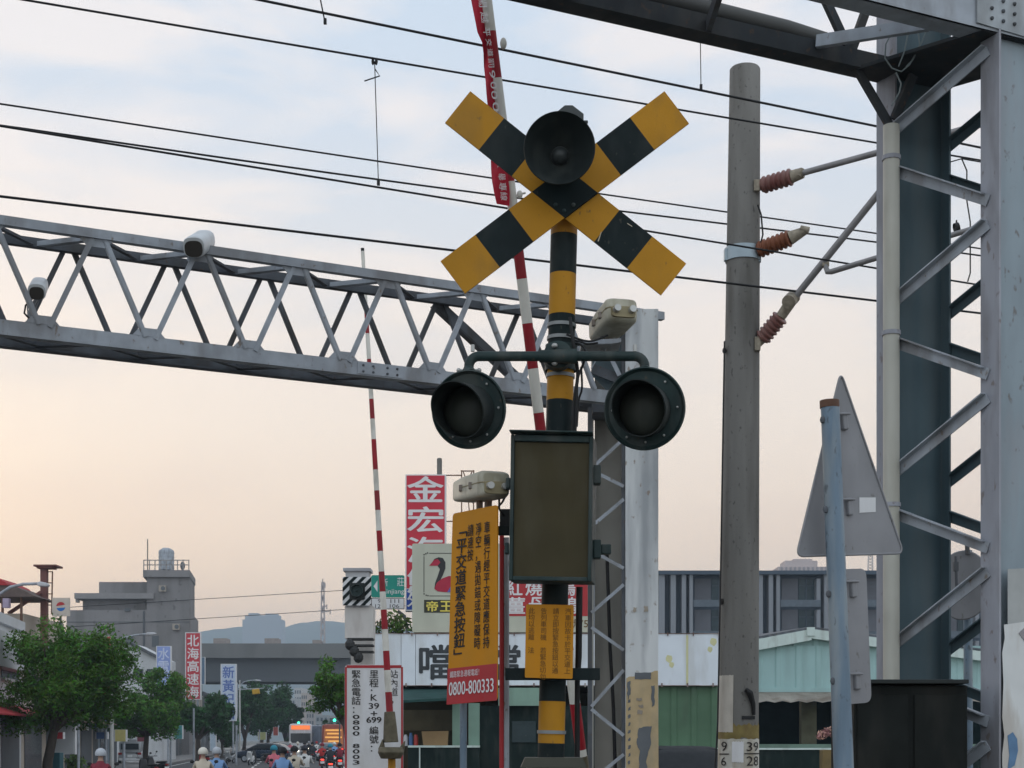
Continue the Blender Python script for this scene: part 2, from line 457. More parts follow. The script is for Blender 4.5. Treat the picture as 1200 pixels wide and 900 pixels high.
# crossbuck: two boards, black where they cross
def cross_board(cx, cy, ang, other, L, d, th=.012):
    ca, sa = math.cos(R(ang)), math.sin(R(ang))
    ob = R(other) - R(ang)
    hw = 23.7 / 255.; px = 1 / 255.
    c0 = P(cx, cy, d); e = Vector((ca, 0, -sa)); q = Vector((sa, 0, ca))
    m = MB()
    def pt(s, t): return c0 + e * s + q * t
    k = 1 / math.tan(abs(ob)); hh = hw / math.sin(abs(ob))
    sg = -1 if ob < 0 else 1
    def edge(t): return sg * -t * k
    for s in (1, -1):
        cuts = [L / 2, L / 2 - 51 * px, L / 2 - 100.5 * px]
        for i, mi in ((0, 0), (1, 1)):
            a, b = cuts[i] * s, cuts[i + 1] * s
            m.prism([pt(a, -hw), pt(a, hw), pt(b, hw), pt(b, -hw)], (0, th, 0), mi)
        b = cuts[2] * s
        m.prism([pt(b, -hw), pt(b, hw), pt(s * hh + edge(hw), hw), pt(s * hh + edge(-hw), -hw)], (0, th, 0), 0)
    m.prism([pt(hh + edge(-hw), -hw), pt(hh + edge(hw), hw), pt(-hh + edge(hw), hw), pt(-hh + edge(-hw), -hw)], (0, th, 0), 1)
    return m.build('crossbuck_board', [M_yel, M_blk], sig)
cross_board(662.9, 226.2, 38.6, -37.2, 325 / 255., 7.085)
cross_board(661.8, 225.2, -37.2, 38.6, 330 / 255., 7.07)
mb = MB()
for x, y in ((651, 240), (672, 240), (661, 247)): mb.ell(P(x, y, 7.066), (.010, .007, .010), 10)
mb.parts('bolt', M_dgr, sig, smooth=True)
mb = MB(); mb.prism([P(x, y, 7.0835) for x, y in ((701.5, 283), (700.3, 282.5), (704.5, 271.5), (705, 272))], (0, .001, 0)); mb.prism([P(x, y, 7.0835) for x, y in ((735, 262), (735.4, 261.4), (741, 265), (740.6, 265.6))], (0, .001, 0)); mb.parts('scratch', mat('scratch_pale', (.55, .48, .36), .6), sig)

# horn in front of the boards
hc = P(655.6, 173.5, 6.83)
ax = Vector((-.05, -1, -.10)).normalized()
mb = MB()
mb.lathe([(-.22, .03), (-.21, .10), (-.10, .125), (-.03, .150), (0, .160), (.006, .157), (-.004, .150), (-.035, .132), (-.08, .10), (-.115, .06), (-.13, .045), (-.13, .0)], hc, ax, 48)
horn = mb.build('horn', M_hood, sig, smooth=True)
mb = MB(); mb.lathe([(-.14, .042), (-.11, .038), (-.095, .026), (-.088, .010), (-.087, 0)], hc, ax, 24)
mb.build('horn_driver', mat('horn_core', (.04, .046, .046), .35, .1), horn, smooth=True)
mb = MB()
hx = P(665, 131, 6.98)
pts = [P(x, y, 6.9) for x, y in ((648, 150), (648, 135), (657, 127), (662, 123), (671, 123), (684, 133), (684, 150))]
mb.prism(pts, (0, .14, 0)); mb.tube([P(684, 143, 6.93), P(689, 143, 6.93)], .008, 8)
mb.build('horn_cap', mat('horn_cap_metal', (.055, .062, .062), .5), horn, bevel=.012)
mb = MB(); mb.beam(P(659, 185, 6.98), P(660, 185, 7.2), .07, .05); mb.build('horn_bracket', M_blk, sig)

# lamp arm
DA = 7.02
mb = MB()
def bend(x0, x1, y, sgn):
    pts = [P(x1, y, DA)]
    for k in range(7):
        a = math.pi / 2 * k / 6
        pts.append(P(x0 + sgn * 12 * (1 - math.sin(a)) * 1., y + 12 * (1 - math.cos(a)), DA))
    pts.append(P(x0, y + 24, DA))
    return pts
mb.tube(bend(549.5, 640, 417.5, 1), .0225, 16)
mb.tube(bend(755.5, 668, 417.5, -1), .0225, 16)
arm = mb.build('lamp_arm', M_dgr, sig, smooth=True)
mb = MB()
mb.lathe([(-.02, .02), (-.02, .068), (.045, .066), (.055, .05), (.055, 0)], P(653.5, 418, 7.09), (0, -1, 0), 28, squash=.95)
mb.tube([P(632, 417.5, DA), P(676, 417.5, DA)], [.028, .034], 16)
mb.lathe([(-.06, .07), (-.06, .074), (.06, .074), (.06, .07)], P(sx(420), 420, DS), (.025, 0, 1), 28)
cl = mb.build('arm_clamp', M_dgr, sig, smooth=True)
mb = MB()
for x, y in ((650, 405), (650, 425.5)):
    mb.ell(P(x, y, 7.025), (.014, .012, .012))
for x in (553, 743):
    mb.tube([P(x + 1, 412, DA), P(x + 1, 404, DA)], .009, 8)
for x in (549.5, 755.5):
    for dx in (-12, 12): mb.tube([P(x + dx * .5, 434, DA), P(x + dx, 434, DA)], .007, 8); mb.ell(P(x + dx, 434, DA), (.011, .011, .011))
mb.parts('bolt', M_bolt, sig, smooth=True)

def lamp(cx, cy, d, aim, rr):
    c = P(cx, cy, d); a = Vector(aim).normalized()
    m = MB()
    m.lathe([(-.15, 0), (-.15, .085), (-.05, .11), (-.03, rr * .96), (-.008, rr), (.002, rr), (.006, rr * .97), (-.012, rr * .90), (-.014, .118), (-.014, 0)], c, a, 56)
    ref = Vector((0, 0, 1)); x = a.cross(ref).normalized(); y = x.cross(a)
    m.tube([P(cx, 434, DA), c - a * .06 + y * rr * .9], .028, 14)
    h = m.build('signal_lamp', M_dgr, sig, smooth=True)
    m = MB(); N = 48; vs = []
    for (ro, lo) in ((.118, 0), (.121, 1), (.116, 1), (.113, 0)):
        for k in range(N):
            th = 2 * math.pi * k / N
            L = (.075 + .15 * (.5 + .5 * math.sin(th)) ** .8) if lo else -.012
            vs.append(c + a * L + (x * math.cos(th) + y * math.sin(th)) * ro - y * .008)
    m.add(vs, [(i * N + k, i * N + (k + 1) % N, (i + 1) * N + (k + 1) % N, (i + 1) * N + k) for i in range(3) for k in range(N)])
    m.build('lamp_hood', M_hood, h, smooth=True)
    m = MB(); m.lathe([(.01, .1135), (.022, .108), (.036, .09), (.046, .07), (.053, .045), (.056, .02), (.056, 0)], c - y * .008, a, 48)
    m.build('lens', M_lens, h, smooth=True)
    m = MB()
    for th in (-90, -55, -125, 50, 130, 0, 180):
        m.ell(c + a * -.004 + (x * math.cos(R(th)) + y * math.sin(R(th))) * rr * .80, (.006, .006, .006), 8)
    m.parts('bolt', M_bolt, h, smooth=True)
lamp(549, 480, 6.95, (-.30, -1, -.16), .176)
lamp(755.3, 479, 6.95, (-.26, -1, -.14), .186)

# loose cables on the post
mb = MB()
for pts, r in (([(668, 372, 7.1), (671, 395, 7.08), (674, 415, 7.08), (677, 440, 7.07), (673, 470, 7.08), (672, 505, 7.08)], .008),
               ([(672, 402, 7.1), (681, 404, 7.07), (686, 411, 7.06), (684, 425, 7.06), (677, 444, 7.06), (676, 470, 7.07), (674, 512, 7.07)], .006),
               ([(664, 392, 7.12), (690, 400, 7.1), (712, 393, 7.15)], .005),
               ([(681, 430, 7.1), (682, 455, 7.1), (678, 470, 7.1), (676, 500, 7.1)], .005),
               ([(700, 402, 7.15), (688, 403, 7.08), (679, 400, 7.1), (670, 399, 7.1)], .005)):
    P3 = [P(*p) for p in pts]; sm = []
    for i in range(len(P3) - 1):
        p0, p1, p2, p3 = P3[max(i - 1, 0)], P3[i], P3[i + 1], P3[min(i + 2, len(P3) - 1)]
        for t in (0, .25, .5, .75):
            sm.append(.5 * ((2 * p1) + (-p0 + p2) * t + (2 * p0 - 5 * p1 + 4 * p2 - p3) * t * t + (-p0 + 3 * p1 - 3 * p2 + p3) * t ** 3))
    sm.append(P3[-1]); mb.tube(sm, r, 8)
mb.tube([P(679, 688, 7.2), P(678, 770, 7.2), P(676.5, 800, 7.22), P(676.5, 1328, 7.22)], [.016, .016, .013, .013], 10)
mb.parts('cable', M_cable, sig, smooth=True)

# direction panel
qp = Quad(P(597, 680.5, 6.96), P(693.5, 682, 6.9), P(599.5, 510, 6.96), P(695.5, 512, 6.9))
mb = MB()
mb.slab(qp, .14)
for u0, v0, u1, v1 in ((0, 0, .045, 1), (.955, 0, 1, 1), (.045, 0, .955, .03), (.045, .955, .955, 1)):
    mb.slab(qp, .022, u0=u0, v0=v0, u1=u1, v1=v1, w=.022)
mb.prism([qp.pt(-.005, 1.003, 0), qp.pt(1.005, 1.003, 0), qp.pt(1.005, 1.01, .06), qp.pt(-.005, 1.01, .06)], qp.c[2] * 0 + Vector((0, 0, .008)))
pan = mb.build('direction_panel', M_dgr, sig, bevel=.006)
mb = MB(); mb.slab(qp, .004, u0=.047, v0=.032, u1=.953, v1=.953, w=.006); mb.build('display_face', M_lensg, pan)
mb = MB()
for y in (557, 644):
    mb.box(P(699.5, y, 6.97), (.035, .06, .085))
mb.box(P(595.5, 567, 7.0), (.02, .06, .05)); mb.box(P(594, 643, 7.0), (.02, .06, .05))
mb.beam(P(704, 644, 6.99), P(716, 644, 6.99), .04, .045)
mb.parts('panel_hinge', M_dgr, pan, bevel=.005)
mb = MB(); mb.box(P(653, 597, 7.12), (.12, .10, .5)); mb.build('panel_bracket', M_blk, sig)

# notice board on the post and its bracket bar
mb = MB(); mb.beam(P(592, 790, 7.1), P(703, 790, 7.1), .03, .056)
mb.beam(P(584, 622, 7.1), P(600, 622, 7.1), .03, .042)
mb.parts('bracket_bar', M_blk, sig, bevel=.003)
qn = Quad(P(615, 794, 7.05), P(671, 795.5, 7.05), P(616.5, 708, 7.05), P(672.5, 709, 7.05))
mb = MB(); mb.slab(qn, .004, r=.03)
nb = mb.build('notice_board', M_syel, sig)
mb = MB()
for i, s in enumerate(('汽車因故卡於平交道上', '請立即按緊急按鈕以通', '告列車司機 若緊急切勿', '此均以逃離 法')):
    mb.column(qn, s, .885 - .255 * i, .135, .955, .0895, .002, gap=.012)
mb.build('lettering', M_textb, nb)

# control cabinet at the foot of the post
mb = MB(); mb.box((.19, 7.1, .86), (.25, .2, 1.72)); cab = mb.build('equipment_box', mat('cabinet_beige', (.42, .41, .37), .6, var=.08, dirt=(.3, .27, .2), amt=.5), sig, bevel=.008)
mb = MB(); mb.prism([(.04, 6.96, 1.72), (.34, 6.96, 1.72), (.32, 6.96, 1.765), (.06, 6.96, 1.765)], (0, .28, 0)); mb.build('lid', mat('cabinet_lid', (.07, .07, .055), .6), cab)
ql = Quad((.09, 6.999, 1.68), (.3, 6.999, 1.68), (.09, 6.999, 1.71), (.3, 6.999, 1.71))
mb = MB(); mb.text(ql, '緊急按鈕', .12, -.5, .88, .6, .003); mb.build('lettering', mat('lettering_grey', (.14, .14, .15), .6), cab)
mb = MB(); mb.tube([G(648, 7.2) * 0 + Vector((.136, 7.2, -.02)), Vector((.136, 7.2, .12))], [.2, .17], 24); mb.build('footing', M_conc, sig, smooth=True)

# ------------------------------------------------------------------ beige flood lamps
def flood(a, b, up, W, Hh, root, brk):
    m = MB()
    loft(m, a, b, up, [(0, W * .80, Hh * .78, 0), (.03, W * .92, Hh * .9, 0), (.10, W, Hh, 0), (.6, W * .98, Hh * .96, 0), (.93, W * .86, Hh * .82, 0), (1, W * .66, Hh * .6, 0)])
    o = m.build('housing', M_beige, root, smooth=True)
    m = MB()
    d = (b - a).normalized(); L = (b - a).length
    x = d.cross(Vector(up)).normalized(); y = x.cross(d)
    loft(m, a + y * Hh * .04, b + y * Hh * .02, up, [(-.005, W * .84, .008, 0), (.05, W * 1.02, .008, 0), (.6, W * 1.01, .008, 0), (1.0, W * .72, .008, 0)])
    m.build('seam', M_beiged, root, smooth=True)
    m = MB()
    loft(m, a - d * .012 - y * Hh * .14, a + d * .02 - y * Hh * .14, up, [(0, W * .74, Hh * .44, 0), (1, W * .80, Hh * .5, 0)])
    m.build('end_plate', M_beiged, root, smooth=True)
    m = MB()
    for s in (-1, 1):
        m.tube([a - d * .04 + x * s * W * .24 - y * Hh * .08, a + x * s * W * .24 - y * Hh * .08], .016, 12)
    m.parts('bolt', M_bolt, root, smooth=True)
    m = MB(); 
    for p, q, r in brk: m.tube([p, q], r, 10)
    for s in (-1, 1):
        for t in (.3, .6): m.box(a + d * L * t + x * s * W * .5 + y * 0, (.02, .03, .03))
    m.parts('bracket', mat('lamp_bracket', (.27, .23, .2), .6, .2, var=.2), root, bevel=.003)
fl = thing('flood_lamp', 'beige flood lamp on an arm behind the striped post, tilted down', 'flood lamp', P(712, 410, 7.35))
a, b = P(730, 362, 7.1), P(704, 391, 7.42)
flood(a, b, (0, 0, 1), .155, .115, fl, [(P(714, 388, 7.35), P(712, 402, 7.35), .022)])
mb = MB()
mb.prism([P(681, 399, 7.2), P(728, 396, 7.2), P(728, 401, 7.2), P(717, 403, 7.2), P(681, 404, 7.2)], (0, .16, 0))
mb.beam(P(668, 402, 7.25), P(690, 402, 7.25), .04, .02); mb.beam(P(709, 404, 7.3), P(706, 411, 7.3), .03, .03)
mb.build('support_arm', M_galv, fl, bevel=.003)
fl2 = thing('flood_lamp', 'beige flood lamp above the tall yellow emergency sign', 'flood lamp', P(562, 600, 7.3))
a, b = P(581.5, 567, 7.02), P(543, 577, 7.5)
flood(a, b, (0, 0, 1), .15, .125, fl2, [(P(573, 580, 7.2), P(571, 606, 7.28), .018), (P(562, 584, 7.25), P(562, 606, 7.3), .016)])
mb = MB()
mb.tube([P(585, 578, 7.12), P(585, 596, 7.12), P(590, 604, 7.12)], .005, 8)
mb.tube([P(594, 578, 7.1), P(589, 588, 7.1), P(584, 594, 7.12), P(588, 602, 7.12)], .005, 8); mb.box(P(592, 610, 7.15), (.05, .05, .1))
mb.build('cable', M_cable, fl2, smooth=True)

# ------------------------------------------------------------------ tall yellow emergency sign
es = thing('emergency_sign', 'tall narrow yellow sign with a red foot reading 0800-800333', 'sign', G(562, 7.25))
qe = Quad(P(524, 825.8, 7.25), P(582.5, 820.7, 7.0), P(530.5, 602, 7.25), P(583, 591.5, 7.0))
mb = MB(); mb.slab(qe, .006, r=.05); brd = mb.build('sign_board', M_syel, es)
mb = MB(); mb.slab(qe, .003, u0=0.0, v0=0.0, u1=1.0, v1=.188, w=.0035); rf = mb.build('red_foot', M_sred, brd)
mb = MB()
mb.column(qe, '車輛行經平交道應保持', .79, .13, .925, .0655, bold=.008)
mb.column(qe, '淨空，遇拋錨或障礙時', .605, .13, .925, .0655, bold=.008)
mb.column(qe, '請速按', .43, .13, .925, .064, bold=.008)
mb.column(qe, '﹁平交道緊急按鈕﹂', .235, .24, .945, .0825, bold=.022)
mb.build('lettering', M_text, brd)
mb = MB()
mb.text(qe, '0800-800333', .05, .045, .95, .115, .006, bold=.004)
mb.text(qe, '鐵路緊急通報電話！', .06, .138, .66, .172, .006)
mb.build('lettering', M_textw, rf)
mb = MB(); mb.tube([G(543, 7.32), P(543, 560 + 46, 7.32)], .017, 12); mb.build('pole', M_bpost, es, smooth=True)

# two conduits behind the sign
for nm, px, top, r, m_, lb in (('red_conduit', 588, 612, .012, M_sred, 'thin red upright pipe beside the tall yellow sign'), ('grey_conduit', 593.5, 630, .014, M_galv, 'thin grey upright pipe between yellow sign and dark panel')):
    mb = MB(); mb.tube([G(px, 7.5), P(px, top, 7.5)], r, 10); mb.beam(P(px, top + 30, 7.5), P(px + 4, top + 30, 7.5), .02, .02)
    mb.build(nm, m_, None, loc=G(px, 7.5), smooth=True, label=lb, cat='pipe')

# ------------------------------------------------------------------ barriers
def barrier(p_lo, p_hi, cuts, r0, r1, name, label, ybase):
    """cuts: rows where the colour changes, top first; p = (px, py, d)"""
    a, b = P(*p_lo), P(*p_hi)
    t = thing(name, label, 'crossing barrier', Vector((a.x, a.y, 0)))
    def at(y):
        # point of the boom whose picture row is y
        lo, hi = 0., 1.
        for _ in range(40):
            m = (lo + hi) / 2; q = a.lerp(b, m); yy = HOR - (q.z - EYE) * F / q.y
            if yy > y: lo = m
            else: hi = m
        return lo
    mb = MB(); ys = [c[0] for c in cuts]
    for (y0, c), (y1, _) in zip(cuts, cuts[1:]):
        t0, t1 = at(y1), at(y0)
        mb.tube([a.lerp(b, t0), a.lerp(b, t1)], [r0 + (r1 - r0) * t0, r0 + (r1 - r0) * t1], 14, c, cap=True)
    bo = mb.build('boom', [M_wht, M_red, M_blk], t, smooth=True)
    return t, bo, a, b
near, bo, a, b = barrier((681.5, 886, 10), (563, -60, 8.9),
    [(-60, 1), (-18, 0), (37, 1), (92, 0), (150, 1), (213, 0), (275, 1), (327, 0), (379, 1), (432, 0), (483.6, 1), (536, 0), (590, 1), (645, 0), (700, 1), (762, 0), (824, 1), (878, 0), (886, None)],
    .036, .031, 'raised_barrier', 'raised red and white barrier boom with a red banner tied on, behind the crossbuck', 900)
d = (a - b).normalized()
mb = MB(); lo = a + d * .9
mb.tube([a, lo], .04, 12); mb.build('boom_foot', M_bronze, near, smooth=True)
mb = MB(); mb.box((lo.x, lo.y + .1, .55), (.36, .42, 1.1)); mb.box((lo.x, lo.y + .1, 1.12), (.4, .46, .05)); mb.build('gate_machine', M_yel, near, bevel=.02)
# small reflectors on the boom
mb = MB()
mb.ell(P(590, 51, 8.99), (.02, .02, .035)); mb.ell(P(609, 228, 9.2), (.018, .018, .025)); mb.tube([P(607, 228, 9.2), P(616, 226, 9.2)], .006, 6)
mb.parts('reflector', M_wht, near, smooth=True)
# the banner
L_ = [(542, -60), (546, -30), (552, 0), (556, 20), (559.5, 38), (565, 50), (566.5, 62), (567, 78), (569, 95), (570, 110), (572, 130), (574, 155), (575, 180), (575.5, 200), (576.5, 212), (579, 226), (582, 239)]
Rr = [(565, -60), (569.5, -30), (573.5, 0), (575.5, 20), (577, 38), (578.5, 50), (580, 62), (581.5, 78), (583.5, 95), (585, 110), (588, 130), (591, 155), (593, 180), (595, 200), (596, 212), (597.5, 226), (597, 241.5)]
def bd(y): return 8.97 + .2 * y / 240
mb = MB(); vs = []; NB = 6
for i, ((x0, y0), (x1, y1)) in enumerate(zip(L_, Rr)):
    for k in range(NB + 1):
        u = k / NB
        vs.append(P(x0 + (x1 - x0) * u, y0 + (y1 - y0) * u, bd(y0) + .035 * math.sin(u * 5 + i * 1.1) * (1 - u)))
mb.add(vs, [(i * (NB + 1) + k, i * (NB + 1) + k + 1, (i + 1) * (NB + 1) + k + 1, (i + 1) * (NB + 1) + k) for i in range(len(L_) - 1) for k in range(NB)])
mbt = MB()
st = '闖越平交道罰90000元檢舉專線'
def bpt(s, u):
    f = s * (len(L_) - 1); i = min(int(f), len(L_) - 2); t = f - i
    x0, y0 = L_[i][0] * (1 - t) + L_[i + 1][0] * t, L_[i][1] * (1 - t) + L_[i + 1][1] * t
    x1, y1 = Rr[i][0] * (1 - t) + Rr[i + 1][0] * t, Rr[i][1] * (1 - t) + Rr[i + 1][1] * t
    return P(x0 + (x1 - x0) * u, y0 + (y1 - y0) * u, bd(y0) - .045)
rows = [(.13, '闖'), (.19, '越'), (.25, '平'), (.31, '交'), (.37, '道'), (.42, '罰'), (.47, '9'), (.52, '0'), (.565, '0'), (.61, '0'), (.655, '0'), (.70, '元'), (.78, '檢'), (.85, '舉'), (.905, '專'), (.955, '線')]
for s, c in rows:
    v, f = glyph(c); x0, x1 = min(p[0] for p in v), max(p[0] for p in v); y0, y1 = min(p[1] for p in v), max(p[1] for p in v)
    h = .042 if len(c.encode()) > 1 else .034
    pts = [bpt(s - h / 2 + h * (p[0] - x0) / (x1 - x0), .38 + .46 * (p[1] - y0) / (y1 - y0)) for p in v]
    mbt.add(pts, f)
ban = mb.build('banner', mat('banner_red', (.46, .014, .035), .6, var=.15, scale=6), None, loc=P(566, 0, 8.97), smooth=2, label='crumpled red banner with white lettering tied along the raised barrier boom', cat='banner')
mbt.build('lettering', M_textw, ban)

far, fbo, a, b = barrier((457.6, 850, 20), (424.8, 291, 20),
    [(291, 2), (294.5, 0), (361, 1), (391, 0), (421, 1), (444, 0), (467.7, 1), (491, 0), (515, 1), (550.5, 0), (575, 1), (598, 0), (622, 1), (646, 0), (670, 1), (693.5, 0), (714.6, 1), (737.6, 0), (762.8, 1), (785.4, 0), (811, 1), (836, 0), (850, None)],
    .046, .023, 'raised_barrier', 'thin red and white barrier boom raised in front of the white kilometre sign', 900)
mb = MB()
mb.tube([P(456.5, 834, 19.97), P(457.2, 850, 19.97), P(458, 870, 19.97)], [.07, .085, .10], 16)
mb.lathe([(-.05, .06), (-.05, .15), (.02, .17), (.10, .13), (.10, 0)], P(458, 880, 19.9), (0, 0, -1), 20)
mb.prism([P(443, 878, 19.9), P(448, 866, 19.9), P(450, 876, 19.9), P(468, 876, 19.9), P(474, 868, 19.9), P(472, 884, 19.9), P(462, 890, 19.9), P(450, 888, 19.9)], (0, .2, 0))
mb.build('boom_socket', M_bronze, far, smooth=True, bevel=.01)
mb = MB(); mb.tube([P(459, 885, 20), G(460, 20, .9)], .05, 12); c = G(460, 20.1, .5); mb.box(c, (.4, .45, 1.0)); mb.build('gate_machine', M_yel, far, bevel=.02)

# white kilometre sign
ks = thing('kilometre_sign', 'white notice with red border and black columns of characters, behind the thin barrier', 'sign', G(438, 20.5))
qk = front(404, 779, 472.5, 915, 20.4)
mb = MB(); mb.slab(qk, .012, r=.06); kb = mb.build('sign_board', M_swht, ks)
mb = MB()
for u0, v0, u1, v1 in ((0.004, .02, .036, .98), (.964, .02, .996, .98), (.03, .972, .97, .996), (.03, .004, .97, .028)):
    mb.slab(qk, .003, u0=u0, v0=v0, u1=u1, v1=v1, w=.004)
mb.build('red_border', M_sred, kb)
mb = MB()
mb.column(qk, '緊急電話：', .195, .16, .955, .076, .004, bold=.01, gap=.008)
for i, c in enumerate('0800 8003'):
    if c != ' ': mb.text(qk, c, .14, .533 - .0475 * i - .012 * (i > 4), .25, .568 - .0475 * i - .012 * (i > 4), .004, bold=.04)
mb.column(qk, '里程：', .5, .16, .955, .076, .004, bold=.01, gap=.008)
for s, v, h, w in (('K', .69, .05, .11), ('39', .62, .05, .17), ('+', .56, .04, .11), ('699', .50, .05, .25)): mb.text(qk, s, .5 - w / 2, v, .5 + w / 2, v + h, .004, bold=.02)
mb.column(qk, '編號：', .5, .16, .47, .076, .004, bold=.01, gap=.008)
mb.column(qk, '站內道6', .84, .15, .955, .076, .004, gap=.01)
mb.build('lettering', M_text, kb)
mb = MB()
for x in (415, 462): mb.tube([G(x, 20.46), P(x, 795, 20.46)], .03, 10)
mb.parts('post', M_galv, ks, smooth=True)
# ------------------------------------------------------------------ height limit gantry across the road
gx0, gd0 = .825, 11.0
gu = Vector((2, 1, 0)).normalized(); gv = Vector((-1, 2, 0)).normalized()
def gp(s, v, z): return Vector((gx0, gd0, 0)) - gu * s + gv * v + Vector((0, 0, z))   # s metres leftwards along the truss
ZT, ZB, GW = 4.94, 4.33, .335
gan = thing('height_gantry', 'grey steel lattice gantry spanning the road on a peeling painted column', 'gantry', (gx0, gd0, 0))
LEN = 9.6
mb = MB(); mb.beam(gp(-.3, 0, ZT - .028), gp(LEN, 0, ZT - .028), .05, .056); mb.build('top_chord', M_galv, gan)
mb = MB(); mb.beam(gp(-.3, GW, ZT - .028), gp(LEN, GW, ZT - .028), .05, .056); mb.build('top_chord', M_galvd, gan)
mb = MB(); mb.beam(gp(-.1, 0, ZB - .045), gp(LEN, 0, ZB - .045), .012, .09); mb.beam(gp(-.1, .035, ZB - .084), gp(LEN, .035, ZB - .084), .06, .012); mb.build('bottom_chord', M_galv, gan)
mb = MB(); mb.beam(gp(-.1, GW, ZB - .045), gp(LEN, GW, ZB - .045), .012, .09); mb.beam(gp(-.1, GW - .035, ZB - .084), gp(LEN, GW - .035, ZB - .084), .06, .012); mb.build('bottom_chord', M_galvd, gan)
PT = .635
ph = .57
def brace(a, b, up, m, w=.025):
    q = MB(); q.angle(a, b, w, .006, up, flip=1); q.build('brace', m, gan)
n = int(LEN / PT)
rng = random.Random(3)
for i in range(n):
    s = ph + i * PT
    if s + PT > LEN + .3: break
    brace(gp(s - .035, -.012, ZT - .05), gp(s - PT / 2 + .03, -.012, ZB - .01), gv, M_galv)
    brace(gp(s + .035, -.012, ZT - .05), gp(s + PT / 2 - .03, -.012, ZB - .01), gv, M_galv)
    s2 = s + .11
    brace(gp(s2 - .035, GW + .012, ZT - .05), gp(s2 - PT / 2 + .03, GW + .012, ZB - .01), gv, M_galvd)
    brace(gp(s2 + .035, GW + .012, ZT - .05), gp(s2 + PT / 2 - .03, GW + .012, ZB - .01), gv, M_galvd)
    for zz, sg_, ss_ in ((ZT - .056, -1, s), (ZB + .0, 1, s + PT / 2)):
        q = MB(); q.prism([gp(ss_ + .10, -.008, zz), gp(ss_ - .10, -.008, zz), gp(ss_ - .055, -.008, zz + sg_ * .05), gp(ss_ + .055, -.008, zz + sg_ * .05)], gv * .006); q.build('gusset', M_galv, gan)
    # plan lacing, top and bottom
    brace(gp(s, .02, ZT - .05), gp(s + PT / 2 - .02, GW - .02, ZT - .05), (0, 0, 1), M_galv, .03)
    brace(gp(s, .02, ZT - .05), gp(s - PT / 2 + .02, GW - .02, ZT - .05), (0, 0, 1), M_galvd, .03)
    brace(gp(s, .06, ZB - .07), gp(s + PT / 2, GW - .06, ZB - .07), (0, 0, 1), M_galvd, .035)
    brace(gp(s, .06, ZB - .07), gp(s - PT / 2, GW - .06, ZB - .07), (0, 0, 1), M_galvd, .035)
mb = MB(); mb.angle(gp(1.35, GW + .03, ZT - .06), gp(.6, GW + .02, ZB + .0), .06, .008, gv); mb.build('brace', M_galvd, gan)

# splice plates with bolts on the lower chord
for s_ in (1.9, 4.6):
    q = MB(); q.prism([gp(s_ + .16, -.012, ZB - .008), gp(s_ - .16, -.012, ZB - .008), gp(s_ - .16, -.012, ZB - .082), gp(s_ + .16, -.012, ZB - .082)], gv * .005); sp_ = q.build('splice_plate', M_galv, gan)
    for dx in (-.12, -.05, .05, .12):
        for dz in (-.025, -.065):
            q = MB(); q.ell(gp(s_ + dx, -.014, ZB + dz), (.009, .009, .009), 8); q.build('bolt', M_galvd, sp_, smooth=True)
# its leg: a channel column with a lattice side
def colx(px, d): return (px - 600) / F * d
leg_z = EYE + (HOR - 362) / F * 11
mb = MB()
x0, x1 = colx(733, 11), colx(771.5, 11)
mb.box(((x0 + x1) / 2, 11.006, leg_z / 2), (x1 - x0, .012, leg_z))
mb.box((x0 + .006, 11.08, leg_z / 2), (.012, .136, leg_z)); mb.box((x1 - .006, 11.08, leg_z / 2), (.012, .136, leg_z))
mb.build('column', M_galvw, gan)
mb = MB()
xa, xb = colx(697, 11.4), colx(731, 11.4)
mb.box(((xa + xb) / 2, 11.42, leg_z / 2 - .1), (xb - xa, .012, leg_z - .2))
mb.box((xa - .02, 11.36, leg_z / 2 - .1), (.012, .14, leg_z - .2)); mb.box((xb - .01, 11.36, leg_z / 2 - .1), (.012, .12, leg_z - .2))
mb.build('column', mat('leg_paint_grey', (.38, .37, .335), .6, var=.1, scale=3, dirt=(.22, .21, .19), amt=.6, dscale=5, dstretch=.2), gan)
mb = MB(); xl = colx(691.5, 11); mb.box((xl, 11.03, leg_z / 2 - .35), (.03, .03, leg_z - .7)); mb.box((x0 - .014, 11.03, leg_z / 2), (.024, .03, leg_z)); mb.build('edge_angle', M_galvd, gan)
def legbrace(y0, y1, w=.024, mt=None):
    q = MB(); q.beam(P(693, y0, 10.99), P(731, y1, 10.99), .006, w, (0, 0, 1)); q.build('brace', mt or M_galv, gan)
for y0, y1 in ((437 + 112, 571 - 57), (551, 570), (617, 585), (645, 666), (718, 685), (735, 762), (828, 785), (831, 862), (915, 884), (930, 960), (1015, 985)):
    legbrace(y0, y1)
# junction gusset and stiffener under the top corner
mb = MB(); mb.prism([P(694, 395, 11.12), P(733, 370, 11.12), P(733, 480, 11.12), P(694, 440, 11.12)], (0, .01, 0)); mb.build('gusset', M_pyld, gan)
mb = MB(); mb.beam(P(694, 432, 11.05), P(733, 447, 11.05), .02, .07); mb.box(P(712, 475, 11.2), (.23, .3, .16)); mb.build('gusset', M_galvd, gan)
mb = MB(); mb.beam(P(704, 395, 11.0), P(726, 440, 11.0), .01, .03); mb.beam(P(726, 372, 10.99), P(693, 432, 10.99), .01, .008); mb.build('brace', M_galv, gan)
